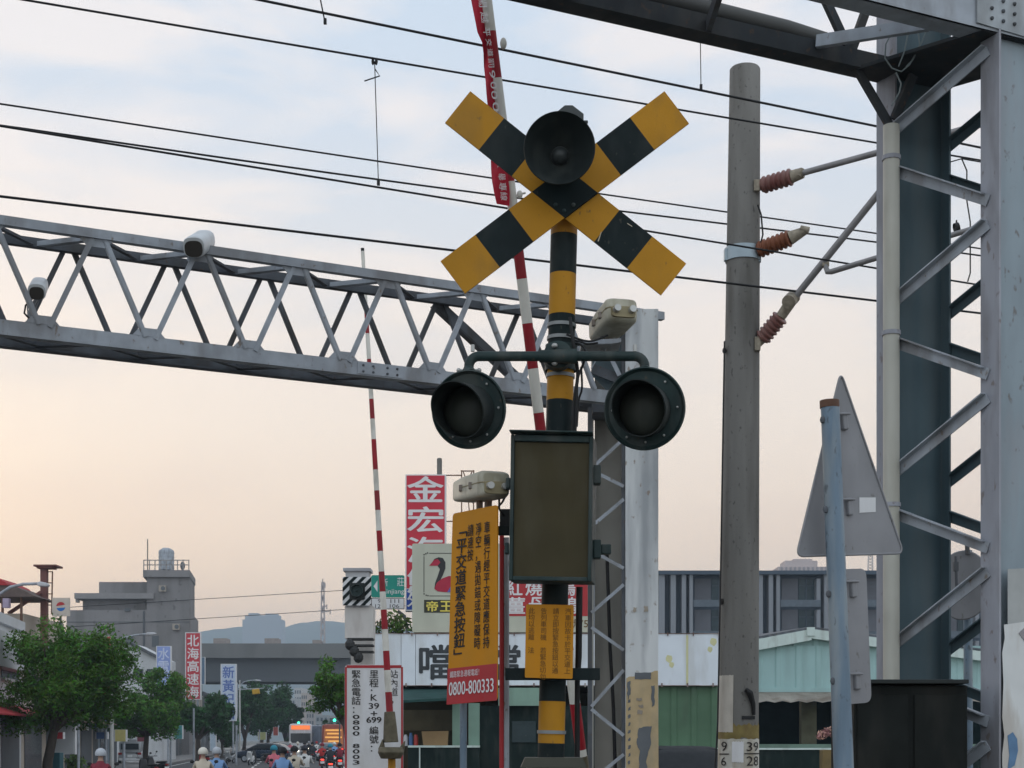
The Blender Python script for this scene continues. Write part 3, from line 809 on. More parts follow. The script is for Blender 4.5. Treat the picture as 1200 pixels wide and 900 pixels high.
# old cream paint on the foot of the column, with bare patches
zc = EYE + (HOR - 792) / F * 11
def blob(pts, y, dd, jit=1.5, seed=1):
    rr = random.Random(seed); out = []
    n_ = len(pts)
    for i in range(n_):
        a, b = pts[i], pts[(i + 1) % n_]
        for k in range(5):
            t = k / 5; out.append(P(a[0] + (b[0] - a[0]) * t + rr.uniform(-jit, jit) * (k > 0), a[1] + (b[1] - a[1]) * t + rr.uniform(-jit, jit) * (k > 0), dd))
    return out
mb = MB(); mb.prism(blob([(734, 795), (748, 790), (771, 786), (771, 1160), (734, 1160)], 0, 10.998, 1.2, 4), (0, .0015, 0))
mb.build('cream_paint', mat('old_cream_paint', (.56, .43, .25), .7, var=.12, scale=9, dirt=(.36, .31, .23), amt=.5, dscale=8, dstretch=.4, bump=.1), gan)
mb = MB()
mb.prism(blob([(744, 788), (763, 788), (763, 796), (744, 796)], 0, 10.995, .4, 5), (0, .0015, 0))
mb.prism(blob([(763, 804), (767, 803), (767, 826), (764, 829)], 0, 10.995, .8, 6), (0, .0015, 0))
mb.prism(blob([(735, 800), (739, 798), (739, 812), (736, 822)], 0, 10.995, 1., 7), (0, .0015, 0))
mb.prism(blob([(749, 853), (764, 851), (763, 872), (757, 893), (761, 920), (748, 920), (750, 880), (746, 870)], 0, 10.995, 1.2, 8), (0, .0015, 0))
for k in range(9): mb.prism(blob([(736 + k % 2, 820 + 9 * k), (739, 819 + 9 * k), (738.5, 823 + 9 * k), (736, 824 + 9 * k)], 0, 10.995, .5, 20 + k), (0, .0015, 0))
mb.parts('bare_patch', mat('bare_grey_metal', (.16, .175, .19), .6, .1, var=.2), gan)
mb = MB()
for x, y, w, h in ((742, 712, 4, 5), (755, 710, 4, 7), (746, 818, 6, 3), (749, 826, 5, 3), (747, 832, 6, 5)):
    mb.prism(blob([(x, y), (x + w, y), (x + w, y + h), (x, y + h)], 0, 10.994, .8, x), (0, .0015, 0))
mb.parts('faded_stencil', mat('faded_stencil', (.38, .33, .27), .7, var=.2), gan)
mb = MB(); mb.tube([P(711, 640, 11.3), P(713, 700, 11.28), P(715, 760, 11.3), P(719, 830, 11.3), P(721, 900, 11.3), P(722, 1150, 11.3)], .013, 8); mb.build('cable', M_cable, gan, smooth=True)
# far left leg, outside the picture
mb = MB(); c = gp(LEN - .15, GW / 2, 0); mb.box((c.x, c.y, 2.47), (.3, .4, 4.94)); mb.build('column', M_galvw, gan)
mb = MB(); mb.box((colx(732, 11.2), 11.25, .1), (.9, .9, .2)); mb.box((c.x, c.y, .1), (.9, .9, .2)); mb.parts('footing', M_conc, gan)

# cameras on the gantry
def camera_unit(front_px, rear_px, d0, d1, wd, root, mount):
    a, b = P(*front_px, d0), P(*rear_px, d1)
    m = MB(); loft(m, a, b, (0, 0, 1), [(0, wd, wd * .9, 0), (.02, wd * 1.04, wd * .95, 0), (.92, wd * 1.0, wd * .9, 0), (1, wd * .8, wd * .7, 0)], ex=.7)
    m.build('housing', mat('camera_white', (.60, .62, .63), .4, var=.05, dirt=(.35, .35, .33), amt=.3), root, smooth=True)
    d_ = (b - a).normalized(); m = MB(); loft(m, a - d_ * .01, a + d_ * .02, (0, 0, 1), [(0, wd * .84, wd * .74, -.008), (1, wd * .84, wd * .74, -.008)], ex=.7)
    m.build('front_window', mat('camera_glass', (.05, .045, .04), .2), root, smooth=True)
    m = MB()
    for p, q, r in mount: m.tube([p, q], r, 8)
    m.parts('mount', M_galv, root, smooth=True)
cd = 9.75
c1 = thing('surveillance_camera', 'white tubular surveillance camera on the top chord of the gantry', 'camera', P(233, 300, cd))
camera_unit((227, 290), (241, 280), 9.45, 9.80, .13, c1, [(P(231, 290, 9.7), P(229, 305, cd), .014), (P(240, 288, 9.75), P(247, 306, cd + .05), .012), (P(222, 300, cd), P(247, 305, cd), .016), (P(221, 290, cd), P(221, 306, cd), .01)])
c2 = thing('surveillance_camera', 'small white surveillance camera low between the gantry braces', 'camera', P(40, 368, 9.4))
camera_unit((43, 342), (47, 333), 9.2, 9.5, .10, c2, [(P(44, 348, 9.35), P(38, 358, 9.3), .012), (P(38, 358, 9.3), P(34, 372, 9.3), .014), (P(45, 352, 9.35), P(36, 374, 9.3), .006), (P(32, 355, 9.3), P(33, 372, 9.3), .005)])
mb = MB(); pts = [P(38, 350, 9.25), P(30, 358, 9.25), P(28.5, 367, 9.25), P(34, 373, 9.25)]; mb.tube(pts, .006, 8); mb.build('cable', M_cable, c2, smooth=True)

# ------------------------------------------------------------------ overhead wires (along the track)
KT = 2.56
def wire_d(px, d0): return d0 * (KT + 1 / 3.) / (KT - (px - 600) / F)
def wire(xa, ya, xb, yb, d0, r, label, sag=0., ext=(-900, 1900)):
    sl = (yb - ya) / (xb - xa)
    pts = []
    for k in range(25):
        x = ext[0] + (ext[1] - ext[0]) * k / 24
        y = ya + sl * (x - xa) + sag * math.sin(math.pi * max(0, min(1, x / 1030))) 
        pts.append(P(x, y, wire_d(x, d0)))
    m = MB(); m.tube(pts, r, 7)
    return m.build('overhead_wire', M_cable, None, loc=pts[12], smooth=True, label=label, cat='wire', group='overhead railway wires')
wire(305, 0, 1025, 147.5, 10.6, .0098, 'topmost overhead wire, running in from the upper edge above the others')
wire(30, 0, 1025, 167, 10.6, .0080, 'second overhead wire from the top, carrying the long hanger with a clamp')
wire(0, 121.5, 1025, 273, 13.6, .0085, 'third overhead wire from the top, thin, above the touching pair', 2.0)
wire(0, 146.5, 1025, 283, 13.6, .0095, 'upper wire of the pair that meets at the left edge', 5.0)
wire(0, 147.5, 1025, 314, 10.6, .0080, 'lower wire of the pair that meets at the left edge, holding the hanger foot')
wire(0, 230, 1027, 352.5, 10.9, .0098, 'lowest overhead wire, passing below all others and in front of the post')
def hanger(x0, y0, x1, y1, r, label, clamp=True):
    m = MB(); d0, d1 = wire_d(x0, 10.6), wire_d(x1, 10.6)
    m.tube([P(x0, y0, d0), P(x1, y1, d1)], r, 6)
    if clamp:
        m.ell(P(x0 - 2, y0, d0), (.012, .012, .03), 8); m.ell(P(x0 + 2, y0, d0), (.012, .012, .03), 8)
        m.tube([P(x0 + .5, y0 + 9, d0), P(x0 + 6, y0 + 17, d0), P(x0 - 12, y0 + 23, d0)], .005, 6)
    m.box(P(x1, y1 - 2, d1), (.022, .022, .04))
    m.build('wire_hanger', M_cable, None, loc=P(x1, y1, d1), label=label, cat='hanger', group='wire hangers')
hanger(439, 72, 443.5, 216, .004, 'long hanger with a bent clamp between second wire and lower wire')
hanger(372, -18, 381, 27, .006, 'short slanting hanger at the upper edge crossing the topmost wire', False)
hanger(820.5, 30, 821.5, 104, .004, 'plain straight hanger dropping from the portal beam to the topmost wire', False)

# ------------------------------------------------------------------ concrete mast with insulators
DM = 13.6
mast = thing('concrete_mast', 'tall round concrete mast with insulators and the figures 39 over 28 at its foot', 'mast', G(861, DM))
def mx(y): return 873 - (y - 82) * .0098
def mr(y): return (17.8 + (y - 82) * .0072) / F * DM
mb = MB()
ys = [82 + (HOR + EYE * F / DM - 82) * k / 14 for k in range(15)]
mb.tube([P(mx(ys[0]), y, DM) for y in (79.5, 80.3)] + [P(mx(y), y, DM) for y in ys], [mr(82) * .75, mr(82) * .93] + [mr(y) for y in ys], 40)
mb.build('pole', M_conc, mast, smooth=True)
def wrap(y0, y1, a0, a1, off, name, m, parent, jit=0, seed=1):
    """thin sheet wrapped round the mast, angles measured from the viewer, positive to the right"""
    q = MB(); N = 24; rr = random.Random(seed); vs = []
    for y, top in ((y0, 1), (y1, 0)):
        for k in range(N + 1):
            a = R(a0 + (a1 - a0) * k / N); yy = y + rr.uniform(-jit, jit)
            c = P(mx(yy), yy, DM); r = mr(yy) + off
            vs.append(c + Vector((math.sin(a) * r, -math.cos(a) * r, 0)))
    q.add(vs, [(k, k + 1, N + 2 + k, N + 1 + k) for k in range(N)])
    return q.build(name, m, parent, smooth=True)
mb = MB(); mb.tube([P(mx(y), y, DM) for y in (291, 307)], [mr(300) + .012] * 2, 40); mb.box(P(852, 299, DM - .02), (.05, .06, .1)); mb.box(P(888, 299, DM - .05), (.05, .05, .12))
mb.build('steel_band', mat('band_steel_blue', (.36, .43, .47), .45, .3, var=.1), mast, smooth=True)
wrap(866, 905, -88, 88, .004, 'white_paint_band', mat('mast_white_paint', (.56, .54, .48), .7, var=.1, scale=10, dirt=(.30, .24, .16), amt=.7, dscale=8, bump=.15), mast, .6)
wrap(849, 866, -88, 88, .003, 'ochre_stain', mat('mast_ochre', (.22, .17, .06), .8, var=.3, scale=8, dirt=(.16, .10, .05), amt=.6), mast, 2.5, 3)
wrap(792, 858, -84, -24, .005, 'white_paint_strip', mat('mast_white_strip', (.50, .46, .40), .7, var=.08, scale=8, dirt=(.33, .29, .24), amt=.5), mast, .4)
wrap(869, 893, -26, 6, .008, 'white_patch', M_swht, mast, .5)
q = MB(); q.tube([P(mx(808) + 8, 808, DM - .19), P(mx(812) + 13, 812, DM - .185), P(mx(820) + 17, 825, DM - .165), P(mx(838) + 18, 838, DM - .16)], [.02, .03, .022, .014], 8); q.beam(P(mx(841) + 4, 841, DM - .18), P(mx(841) + 19, 841, DM - .15), .01, .03); q.build('graffiti', M_cable, mast)
def mast_text(st, y0, y1, a0, a1, m):
    v, f = glyph(st); x0, x1 = min(p[0] for p in v), max(p[0] for p in v); b0, b1 = min(p[1] for p in v), max(p[1] for p in v)
    q = MB(); vs = []
    for p in v:
        a = R(a0 + (a1 - a0) * (p[0] - x0) / (x1 - x0)); y = y1 + (y0 - y1) * (p[1] - b0) / (b1 - b0)
        r = mr(y) + .011; vs.append(P(mx(y), y, DM) + Vector((math.sin(a) * r, -math.cos(a) * r, 0)))
    q.add(vs, f); q.build('lettering', m, mast)
mast_text('39', 869.5, 880, 14, 58, M_text); mast_text('28', 886, 897, 14, 58, M_text)
mast_text('9', 869, 880, -60, -40, M_text); mast_text('6', 887, 897, -60, -42, M_text)
for a0, a1, y in ((8, 66, 883), (-70, -34, 883.5)): wrap(y - .7, y + .7, a0, a1, .010, 'lettering', M_text, mast)
q = MB()
for y in (113, 160, 205.5, 240, 266): q.ell(P(mx(y) + 12.5, y, DM - .095), (.014, .012, .018), 8)
for x, y in ((849, 411), (846, 705)): q.ell(P(x, y, DM - .06), (.02, .02, .03), 8)
q.parts('bolt_hole', M_text, mast, smooth=True)
mb = MB(); mb.tube([P(849, 400, DM - .1), P(847, 520, DM - .12), P(844, 700, DM - .12), P(841, 850, DM - .12), P(838, 900, DM - .12)], .008, 6); mb.build('earth_wire', M_cable, mast, smooth=True)

def insulator(root, p0, p1, rr, ribs, m, parts_after, pipe=None):
    a, b = P(*p0), P(*p1); L = (b - a).length
    q = MB(); prof = []
    for k in range(ribs):
        t0 = L * k / ribs; w = L / ribs
        prof += [(t0, rr * .80), (t0 + w * .2, rr * .82), (t0 + w * .5, rr), (t0 + w * .75, rr), (t0 + w * .92, rr * .82)]
    q.lathe([(0, 0)] + prof + [(L, rr * .6), (L, 0)], a, b - a, 24)
    q.build('insulator', m, root, smooth=True)
    q = MB()
    for (x0, y0, d0, x1, y1, d1, r0, r1) in parts_after: q.tube([P(x0, y0, d0), P(x1, y1, d1)], [r0, r1], 12)
    q.build('fitting', M_fit, root, smooth=True)
D2 = DM - .1
c1 = thing('cantilever_arm', 'upper slanting tube arm with a pink ribbed insulator on the concrete mast', 'cantilever arm', P(886, 219, D2))
insulator(c1, (893, 217.5, D2), (928, 207, D2 - .15), .074, 6, M_ins, [(928, 207, D2 - .15, 941, 202.5, D2 - .2, .055, .045), (884, 221, D2, 895, 217, D2, .03, .04), (936, 207, D2 - .2, 941, 199, D2 - .2, .03, .03)])
mb = MB(); mb.tube([P(940, 203, D2 - .2), P(1200, 132, D2 - 1.4)], .026, 12); mb.build('tube', M_arm, c1, smooth=True)
mb = MB(); mb.box(P(886, 219, D2), (.05, .1, .1)); mb.build('bracket', M_fit, c1, bevel=.005)
c3 = thing('cantilever_arm', 'long diagonal tube arm rising from the lowest pink insulator on the mast', 'cantilever arm', P(887, 405, D2))
insulator(c3, (893, 397, D2), (915, 371, D2 - .12), .076, 6, M_ins, [(886, 405, D2, 895, 395, D2, .035, .045), (915, 371, D2 - .12, 932, 346, D2 - .2, .045, .05), (924, 354, D2 - .26, 930, 348, D2 - .12, .06, .06), (926, 346, D2 - .2, 932, 356, D2 - .2, .03, .03)])
mb = MB(); mb.tube([P(920, 363, D2 - .13), P(1062, 186, D2 - .9)], .03, 12); mb.build('tube', M_arm, c3, smooth=True)
mb = MB(); mb.tube([P(966, 308, D2 - .38), P(970, 319, D2 - .42), P(974, 318.5, D2 - .42), P(1160, 262, D2 - 1.2)], [.02, .024, .024, .022], 10); mb.build('steady_arm', M_arm, c3, smooth=True)
mb = MB(); mb.box(P(887, 404, D2), (.05, .1, .12)); mb.box(P(967, 309, D2 - .38), (.06, .06, .06)); mb.build('bracket', M_fit, c3, bevel=.005)
c4 = thing('wire_insulator', 'rust brown ribbed insulator anchoring a wire at the steel band of the mast', 'insulator', P(888, 292, D2))
insulator(c4, (889, 293, D2), (926, 279, D2 - .15), .074, 7, M_insr, [(926, 279, D2 - .15, 944, 270, D2 - .2, .06, .035), (938, 268, D2 - .2, 948, 270, D2 - .22, .03, .03)])
mb = MB(); mb.tube([P(888, 240, D2 - .05), P(892, 252, D2 - .05), P(894, 275, D2 - .05), P(890, 290, D2 - .05)], .008, 6); mb.build('jumper_wire', M_cable, c4, smooth=True)
# droppers and a second arm glimpsed behind the pylon
c5 = thing('cantilever_arm', 'short tube arm glimpsed between the two pylon columns, with a hanging wire', 'cantilever arm', P(1111, 277, 15))
mb = MB(); mb.tube([P(1080, 286, 15), P(1190, 254, 15)], .024, 10); mb.build('tube', M_arm, c5, smooth=True)
mb = MB(); mb.lathe([(-.02, .05), (.02, .05)], P(1121, 267, 15), (1, 0, .3), 12); mb.tube([P(1121, 258, 15), P(1119, 276, 15)], .008, 6); mb.tube([P(1127, 186, 15), P(1133, 200, 15), P(1133, 235, 15), P(1137, 260, 15), P(1137, 320, 15), P(1134, 330, 15)], .007, 6); mb.tube([P(1113, 190, 15), P(1127, 186, 15), P(1150, 190, 15)], .006, 6); mb.build('hanging_wire', M_cable, c5, smooth=True)

# ------------------------------------------------------------------ catenary portal: laced pylon and box beam
pu = Vector((2.15, 1, 0)).normalized(); pv = Vector((-1, 2.15, 0)).normalized()
por = thing('catenary_portal', 'massive blue-grey laced steel pylon with a lattice beam running out over the tracks', 'pylon', G(1120, 8.9))
R0 = P(1050, HOR, 8.95); R0.z = 0
N0 = P(1172, HOR, 8.40); N0.z = 0
ZBm = EYE + (HOR - 87) / F * 8.98
def hcol(o, z1, w, dep, mf, mw, nm, mf2=None):
    up = Vector((0, 0, z1))
    for k, nmf in ((0, 'flange'), (1, 'flange')):
        q = MB(); c = o + pu * (k * w)
        q.prism([c - pu * .007, c + pu * .007, c + pu * .007 + pv * dep, c - pu * .007 + pv * dep], up); q.build(nmf, (mf2 or mf) if k else mf, por)
    q = MB(); c = o + pv * (dep * .42) + pu * .009
    q.prism([c, c + pu * (w - .018), c + pu * (w - .018) + pv * .012, c + pv * .012], up); q.build(nm, mw, por)
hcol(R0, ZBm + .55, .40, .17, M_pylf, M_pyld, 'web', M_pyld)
hcol(N0, ZBm, .42, .145, M_pylf, M_pyl, 'web')
# lacing bars
def lace(y0, y1, off, m, w=.062):
    a = P(1052, y0, 8.94); b = P(1150, y1, 8.58)
    a = Vector((R0.x, R0.y, a.z)) + pu * off; b = Vector((N0.x, N0.y, b.z)) + pv * .09 + pu * off
    q = MB(); d_ = (b - a)
    q.beam(a - d_ * .04 + pv * .02, b + d_ * .02, .008, w, (0, 0, 1)); q.beam(a - pu * .02 + Vector((0, 0, w / 2)), b - pu * .02 + Vector((0, 0, w / 2)), .04, .008, (0, 0, 1)); q.build('lacing_bar', m, por)
for k in range(-1, 5):
    y = 155 + 201 * k
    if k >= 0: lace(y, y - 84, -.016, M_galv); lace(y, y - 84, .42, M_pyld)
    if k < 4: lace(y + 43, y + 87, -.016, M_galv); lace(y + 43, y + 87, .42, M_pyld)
# cream conduit clipped along the far column
mb = MB(); pc = R0 - pv * .035 + pu * -.062
mb.tube([Vector((pc.x, pc.y, .2)), Vector((pc.x, pc.y, EYE + (HOR - 148) / F * 8.9))], .047, 20); mb.build('conduit', M_pvc, por, smooth=True)
mb = MB()
for y in (186, 391, 592): mb.tube([Vector((pc.x, pc.y, EYE + (HOR - y) / F * 8.9 + dz)) for dz in (-.012, .012)], .054, 20)
mb.parts('conduit_clip', M_pylf, por, smooth=True)
# box beam
BL = 9.0
def bp(s, side, z): return (R0 + pv * .1 if side else N0 + pv * .02) - pu * s + Vector((0, 0, z))
zr = ZBm
mb = MB(); mb.beam(bp(-.40, 1, zr + .05), bp(BL, 1, zr + .05), .13, .10); mb.beam(bp(-.40, 1, zr + .105), bp(BL, 1, zr + .105), .016, .02); mb.build('bottom_chord', M_beam, por)
zn = EYE + (HOR - 39) / F * 8.42
mb = MB(); mb.beam(bp(-1.2, 0, zn + .12), bp(BL, 0, zn + .12), .016, .24); mb.beam(bp(-1.2, 0, zn + .008) + pv * .06, bp(BL, 0, zn + .008) + pv * .06, .14, .016); mb.build('bottom_chord', M_galv, por)
for side, z in ((0, zn + 1.0), (1, zn + 1.0)):
    mb = MB(); mb.beam(bp(-1.2, side, z), bp(BL, side, z), .10, .10); mb.build('top_chord', M_galvd, por)
# conduit lying on the rear chord
mb = MB(); mb.tube([bp(.35, 1, zr + .13), bp(.7, 1, zr + .155), bp(1.6, 1, zr + .165), bp(BL, 1, zr + .16)], .05, 14); mb.build('conduit', mat('grey_conduit_pipe', (.10, .10, .095), .5, var=.15), por, smooth=True)
def bb(a, b, m, w=.06, nm='lacing_bar'):
    q = MB(); q.beam(a, b, w, .03, pv); q.build(nm, m, por)
for i in range(9):
    s = .25 + i * .98
    bb(bp(s, 1, zr + .1), bp(s - .35, 1, zn + .98), M_beam, .05); bb(bp(s, 1, zr + .1), bp(s + .55, 1, zn + .98), M_beam, .05)
    bb(bp(s + .5, 0, zn + .2), bp(s, 0, zn + .98), M_galvd, .05); bb(bp(s + .5, 0, zn + .2), bp(s + 1., 0, zn + .98), M_galvd, .05)
    if i: bb(bp(s, 1, zr + .04), bp(s + .5, 0, zn + .03), M_galvd, .06); bb(bp(s + .98, 1, zr + .04), bp(s + .5, 0, zn + .03), M_galvd, .06)
# end frame between the two columns, knee brace and gusset
bb(P(957, 49, 8.75), P(1090, 28, 8.45), M_galv, .07, 'strut')
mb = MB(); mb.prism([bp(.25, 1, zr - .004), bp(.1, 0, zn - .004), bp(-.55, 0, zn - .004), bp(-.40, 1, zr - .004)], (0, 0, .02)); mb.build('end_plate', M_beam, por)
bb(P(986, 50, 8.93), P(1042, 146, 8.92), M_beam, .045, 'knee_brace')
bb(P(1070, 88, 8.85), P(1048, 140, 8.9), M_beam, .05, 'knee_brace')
mb = MB(); q4 = [bp(-.28, 0, zn + .004) - pv * .02, bp(-.9, 0, zn + .004) - pv * .02, bp(-.9, 0, zn + .3) - pv * .02, bp(.16, 0, zn + .3) - pv * .02, bp(.16, 0, zn + .02) - pv * .02]
mb.prism(q4, pv * .01); mb.build('gusset', mat('gusset_plate', (.36, .39, .41), .5, .15, var=.18, scale=8, dirt=(.22, .22, .22), amt=.5), por)
mb = MB()
for s in (.06, -.02, -.10, -.2, -.3):
    for z in (.06, .115, .17):
        if (s, z) != (.06, .17): mb.ell(bp(s, 0, zn + z) - pv * .024, (.011, .011, .011), 8)
mb.parts('bolt', M_galvd, por, smooth=True)
# loops of loose wire under the corner
mb = MB()
for k, pts in enumerate(([(1045, 38), (1038, 52), (1037, 68), (1045, 80), (1056, 84), (1066, 76), (1080, 50), (1086, 36)], [(1064, 40), (1060, 60), (1053, 78)], [(1076, 38), (1078, 52), (1070, 70), (1062, 78)], [(1050, 85), (1056, 98), (1054, 108), (1045, 124)])):
    mb.tube([P(x, y, 8.7) for x, y in pts], .0045, 6)
mb.parts('loose_wire', mat('pale_wire', (.17, .20, .20), .5), por, smooth=True)
mb = MB(); mb.box(R0 + pu * .2 + pv * .1 + Vector((0, 0, .15)), (.9, .7, .3)); mb.box(N0 + pu * .2 + pv * .1 + Vector((0, 0, .15)), (.9, .7, .3)); mb.parts('footing', M_conc, por)
mb = MB(); c = bp(BL - .2, 0, 0); c2_ = bp(BL - .2, 1, 0)
for q_ in (c, c2_): mb.box((q_.x, q_.y, (zn + 1) / 2), (.3, .3, zn + 1))
mb.parts('far_column', M_pyl, por)

# weathered paper notice wrapped on the near column
pn = thing('torn_notice', 'peeling white paper notice on the nearest pylon column with a blue torn patch', 'notice', P(1190, 800, 8.4))
nb_ = N0 - pv * .006
def npt(px, y, off=0.):
    # point on the front plane of the near column seen at this pixel
    t = 0.
    for _ in range(20):
        p = nb_ + pu * t; cur = 600 + F * p.x / p.y; t += (px - cur) / 190.
    p = nb_ + pu * t - pv * off
    return Vector((p.x, p.y, EYE + (HOR - y) / F * p.y))
mb = MB(); mb.prism([npt(1181, 667), npt(1235, 664), npt(1235, 732), npt(1181, 732)], pv * .002)
mb.build('upper_sheet', mat('notice_grey', (.42, .43, .42), .7, var=.1, scale=8), pn)
edge = [(1176, 732), (1205, 728), (1235, 728), (1235, 1000), (1174, 1000), (1175, 930), (1174, 885), (1176.5, 862), (1174, 840), (1175.5, 800), (1174, 765), (1177, 748)]
mb = MB(); mb.prism([npt(x, y, .004) for x, y in edge], pv * .002)
mb.build('lower_sheet', mat('notice_white', (.68, .69, .68), .7, var=.05, scale=8, dirt=(.42, .36, .30), amt=.6, dscale=7), pn)
mb = MB(); mb.prism([npt(x, y, .007) for x, y in ((1180, 862), (1186, 858), (1191, 866), (1192, 880), (1188, 897), (1180, 902), (1182, 885))], pv * .002)
mb.build('torn_patch', mat('torn_blue', (.12, .22, .36), .7, var=.2, scale=10), pn)
mb = MB(); mb.prism([npt(x, y, .008) for x, y in ((1193, 742), (1200, 735), (1212, 733), (1214, 748), (1200, 752))], pv * .002)
mb.build('torn_patch', mat('torn_grey', (.30, .28, .29), .7, var=.2, scale=10), pn)

# dark relay cabinet at the pylon foot
rc = thing('relay_cabinet', 'dark green-black steel cabinet with overhanging lid at the pylon foot', 'cabinet', G(1068, 8.4))
mb = MB(); x0, x1 = colx(1001, 8.2), colx(1134, 8.2); zt = EYE + (HOR - 803) / F * 8.2
mb.box(((x0 + x1) / 2, 8.5, zt / 2), (x1 - x0, .6, zt)); mb.build('body', mat('cabinet_dark', (.013, .015, .014), .65, spec=.1, var=.25, scale=5, dirt=(.035, .034, .03), amt=.5), rc, bevel=.008)
mb = MB(); mb.box(((x0 + x1) / 2 + .03, 8.48, zt + .018), (x1 - x0 - .08, .68, .022)); mb.build('lid', mat('cabinet_lid_dark', (.03, .034, .034), .6, spec=.15), rc, bevel=.004)
for s in (-1, 1):
    mb = MB(); cx_ = (x0 + x1) / 2 + s * (x1 - x0) / 4; mb.box((cx_, 8.193, zt / 2), ((x1 - x0) / 2 - .03, .012, zt - .1)); dr = mb.build('door', _mats['cabinet_dark'], rc, bevel=.004)
    mb = MB(); mb.box((cx_ - s * .1, 8.18, zt / 2), (.02, .02, .14)); mb.build('handle', M_galvd, dr)

# ------------------------------------------------------------------ back of the warning sign
wsn = thing('warning_sign', 'bare grey back of a triangular sign and narrow plate on a leaning blue-grey post', 'sign', G(996, 6.4))
mb = MB(); mb.tube([G(997, 6.4, 0), P(989, 905, 6.4), P(972.5, 470, 6.4)], [.042, .0415, .0385], 24); mb.build('post', M_bpost, wsn, smooth=True)
mb = MB(); mb.tube([P(972.2, 478, 6.4), P(972, 469.5, 6.4)], .0405, 24); mb.build('post_cap', M_rust, wsn, smooth=True)
A, B, C = P(985, 436, 6.36), P(933, 652, 6.02), P(1058, 648, 6.72)
B = P(933, 652, 6.39); C = P(1058.5, 648.5, 6.74); A = P(985, 436, 6.56)
def rounded(pts, r, n=6):
    out = []
    for i in range(len(pts)):
        p, a_, b_ = pts[i], pts[i - 1], pts[(i + 1) % len(pts)]
        u, w = (a_ - p).normalized(), (b_ - p).normalized()
        for k in range(n + 1):
            t = k / n; out.append(p + u * r * (1 - t) ** 2 + w * r * t ** 2)
    return out
nrm = (B - A).cross(C - A).normalized()
if nrm.y > 0: nrm = -nrm
tri = rounded([A, B, C], .042)
mb = MB(); mb.prism(tri, -nrm * .003)
plate = mb.build('triangle_plate', M_alu, wsn)
mb = MB(); mb.tube([q_ + nrm * .001 for q_ in tri] + [tri[0] + nrm * .001], .005, 8); mb.build('rolled_edge', M_alu, plate, smooth=True)
mb = MB()
cst = A * .44 + B * .02 + C * .54
def tp(px, py):
    # pixel to the plate's plane
    o = Vector((0, 0, EYE)); dr = Vector(((px - 600) / F, 1, (HOR - py) / F)); a_ = A + nrm * .001
    return o + dr * ((a_ - o).dot(nrm) / dr.dot(nrm))
mb.prism([tp(1007, 583), tp(1007, 601), tp(1026, 600), tp(1026, 583)], nrm * .001); mb.build('sticker', M_swht, plate)
mb = MB()
for y, x in ((494, 988), (594, 994), (690, 998.5), (798, 1003)):
    mb.beam(tp(x - 3, y) + nrm * .0, tp(x + 3, y), .075, .035, nrm)
    mb.tube([tp(x - 12, y - 8) + nrm * .02, tp(x + 4, y - 8) + nrm * .02], .006, 6)
mb.parts('bracket', M_alu, wsn, bevel=.006)
mb = MB()
for y, x in ((492, 964), (597, 967.5), (696, 971), (798, 976)): mb.ell(P(x, y, 6.38), (.012, .012, .016), 8)
mb.parts('bolt', M_galvd, wsn, smooth=True)
pl = rounded([tp(985, 667), tp(985, 826), tp(1021.5, 823), tp(1015, 666)], .04)
mb = MB(); mb.prism([p for p in pl], -nrm * .003); mb.build('lower_plate', M_alu, wsn)

# ------------------------------------------------------------------ back of a round sign between the pylon columns
rs = thing('round_sign', 'grey back of a round sign seen between the pylon columns', 'sign', G(1134, 10.2))
mb = MB(); c = P(1129, 686, 10.2)
mb.lathe([(0, 0), (0, .175), (.012, .185), (.02, .18), (.02, 0)], c, (-.55, -1, 0), 40, squash=1.25); rp = mb.build('disc', M_alu, rs, smooth=True)
mb = MB()
for x, y in ((1120, 664), (1123, 690), (1127, 694)): mb.box(P(x, y, 10.1), (.03, .03, .06))
mb.tube([P(1120, 652, 10.1), P(1121, 694, 10.1)], .01, 6); mb.tube([P(1133, 632, 10.15), P(1134, 650, 10.15)], .016, 8)
mb.parts('bracket', M_galvd, rs)
mb = MB(); mb.tube([G(1136, 10.3), P(1134, 645, 10.3)], .03, 12); mb.build('pole', M_bpost, rs, smooth=True)
# ------------------------------------------------------------------ ground, road, railway
SL = -.142                                            # the street runs away slightly to the left
es_ = Vector((SL, 1, 0)).normalized(); el_ = Vector((-es_.y, es_.x, 0))     # along the street / to its left
def S(off, d, z=0.): return Vector((off + SL * d, d, z))
M_gnd = mat('ground_dust', (.13, .125, .11), .95, var=.2, scale=.4, dirt=(.07, .085, .05), amt=.6, dscale=.15, dstretch=1, bump=.2, bscale=8)
M_asp = mat('asphalt', (.055, .056, .058), .85, var=.2, scale=.8, dirt=(.09, .088, .085), amt=.5, dscale=.5, dstretch=1, bump=.2, bscale=30)
M_pav = mat('pavement_slabs', (.24, .23, .22), .85, var=.12, scale=1)
M_line = mat('road_paint', (.62, .62, .58), .7, var=.1, scale=2)
mb = MB(); mb.add([(-2400, -60, 0), (2600, -60, 0), (2600, 2890, 0), (-2400, 2890, 0)], [(0, 1, 2, 3)]); mb.build('ground', M_gnd, kind='structure')
mb = MB()
rp = [(-9, -50, 1.3), (-9, 9, 1.1), (-9, 30, 2.0), (-9, 60, 3.6), (-9, 600, 3.6)]
mb.add([S(a, d, .004) for a, d, b in rp] + [S(b, d, .004) for a, d, b in rp], [(i, i + 5, i + 6, i + 1) for i in range(4)]); mb.build('road', M_asp, kind='structure')
mb = MB()
for k in range(60):
    d0 = 26 + k * 8.; mb.add([S(-2.75, d0, .008), S(-2.6, d0, .008), S(-2.6, d0 + 4, .008), S(-2.75, d0 + 4, .008)], [(0, 1, 2, 3)])
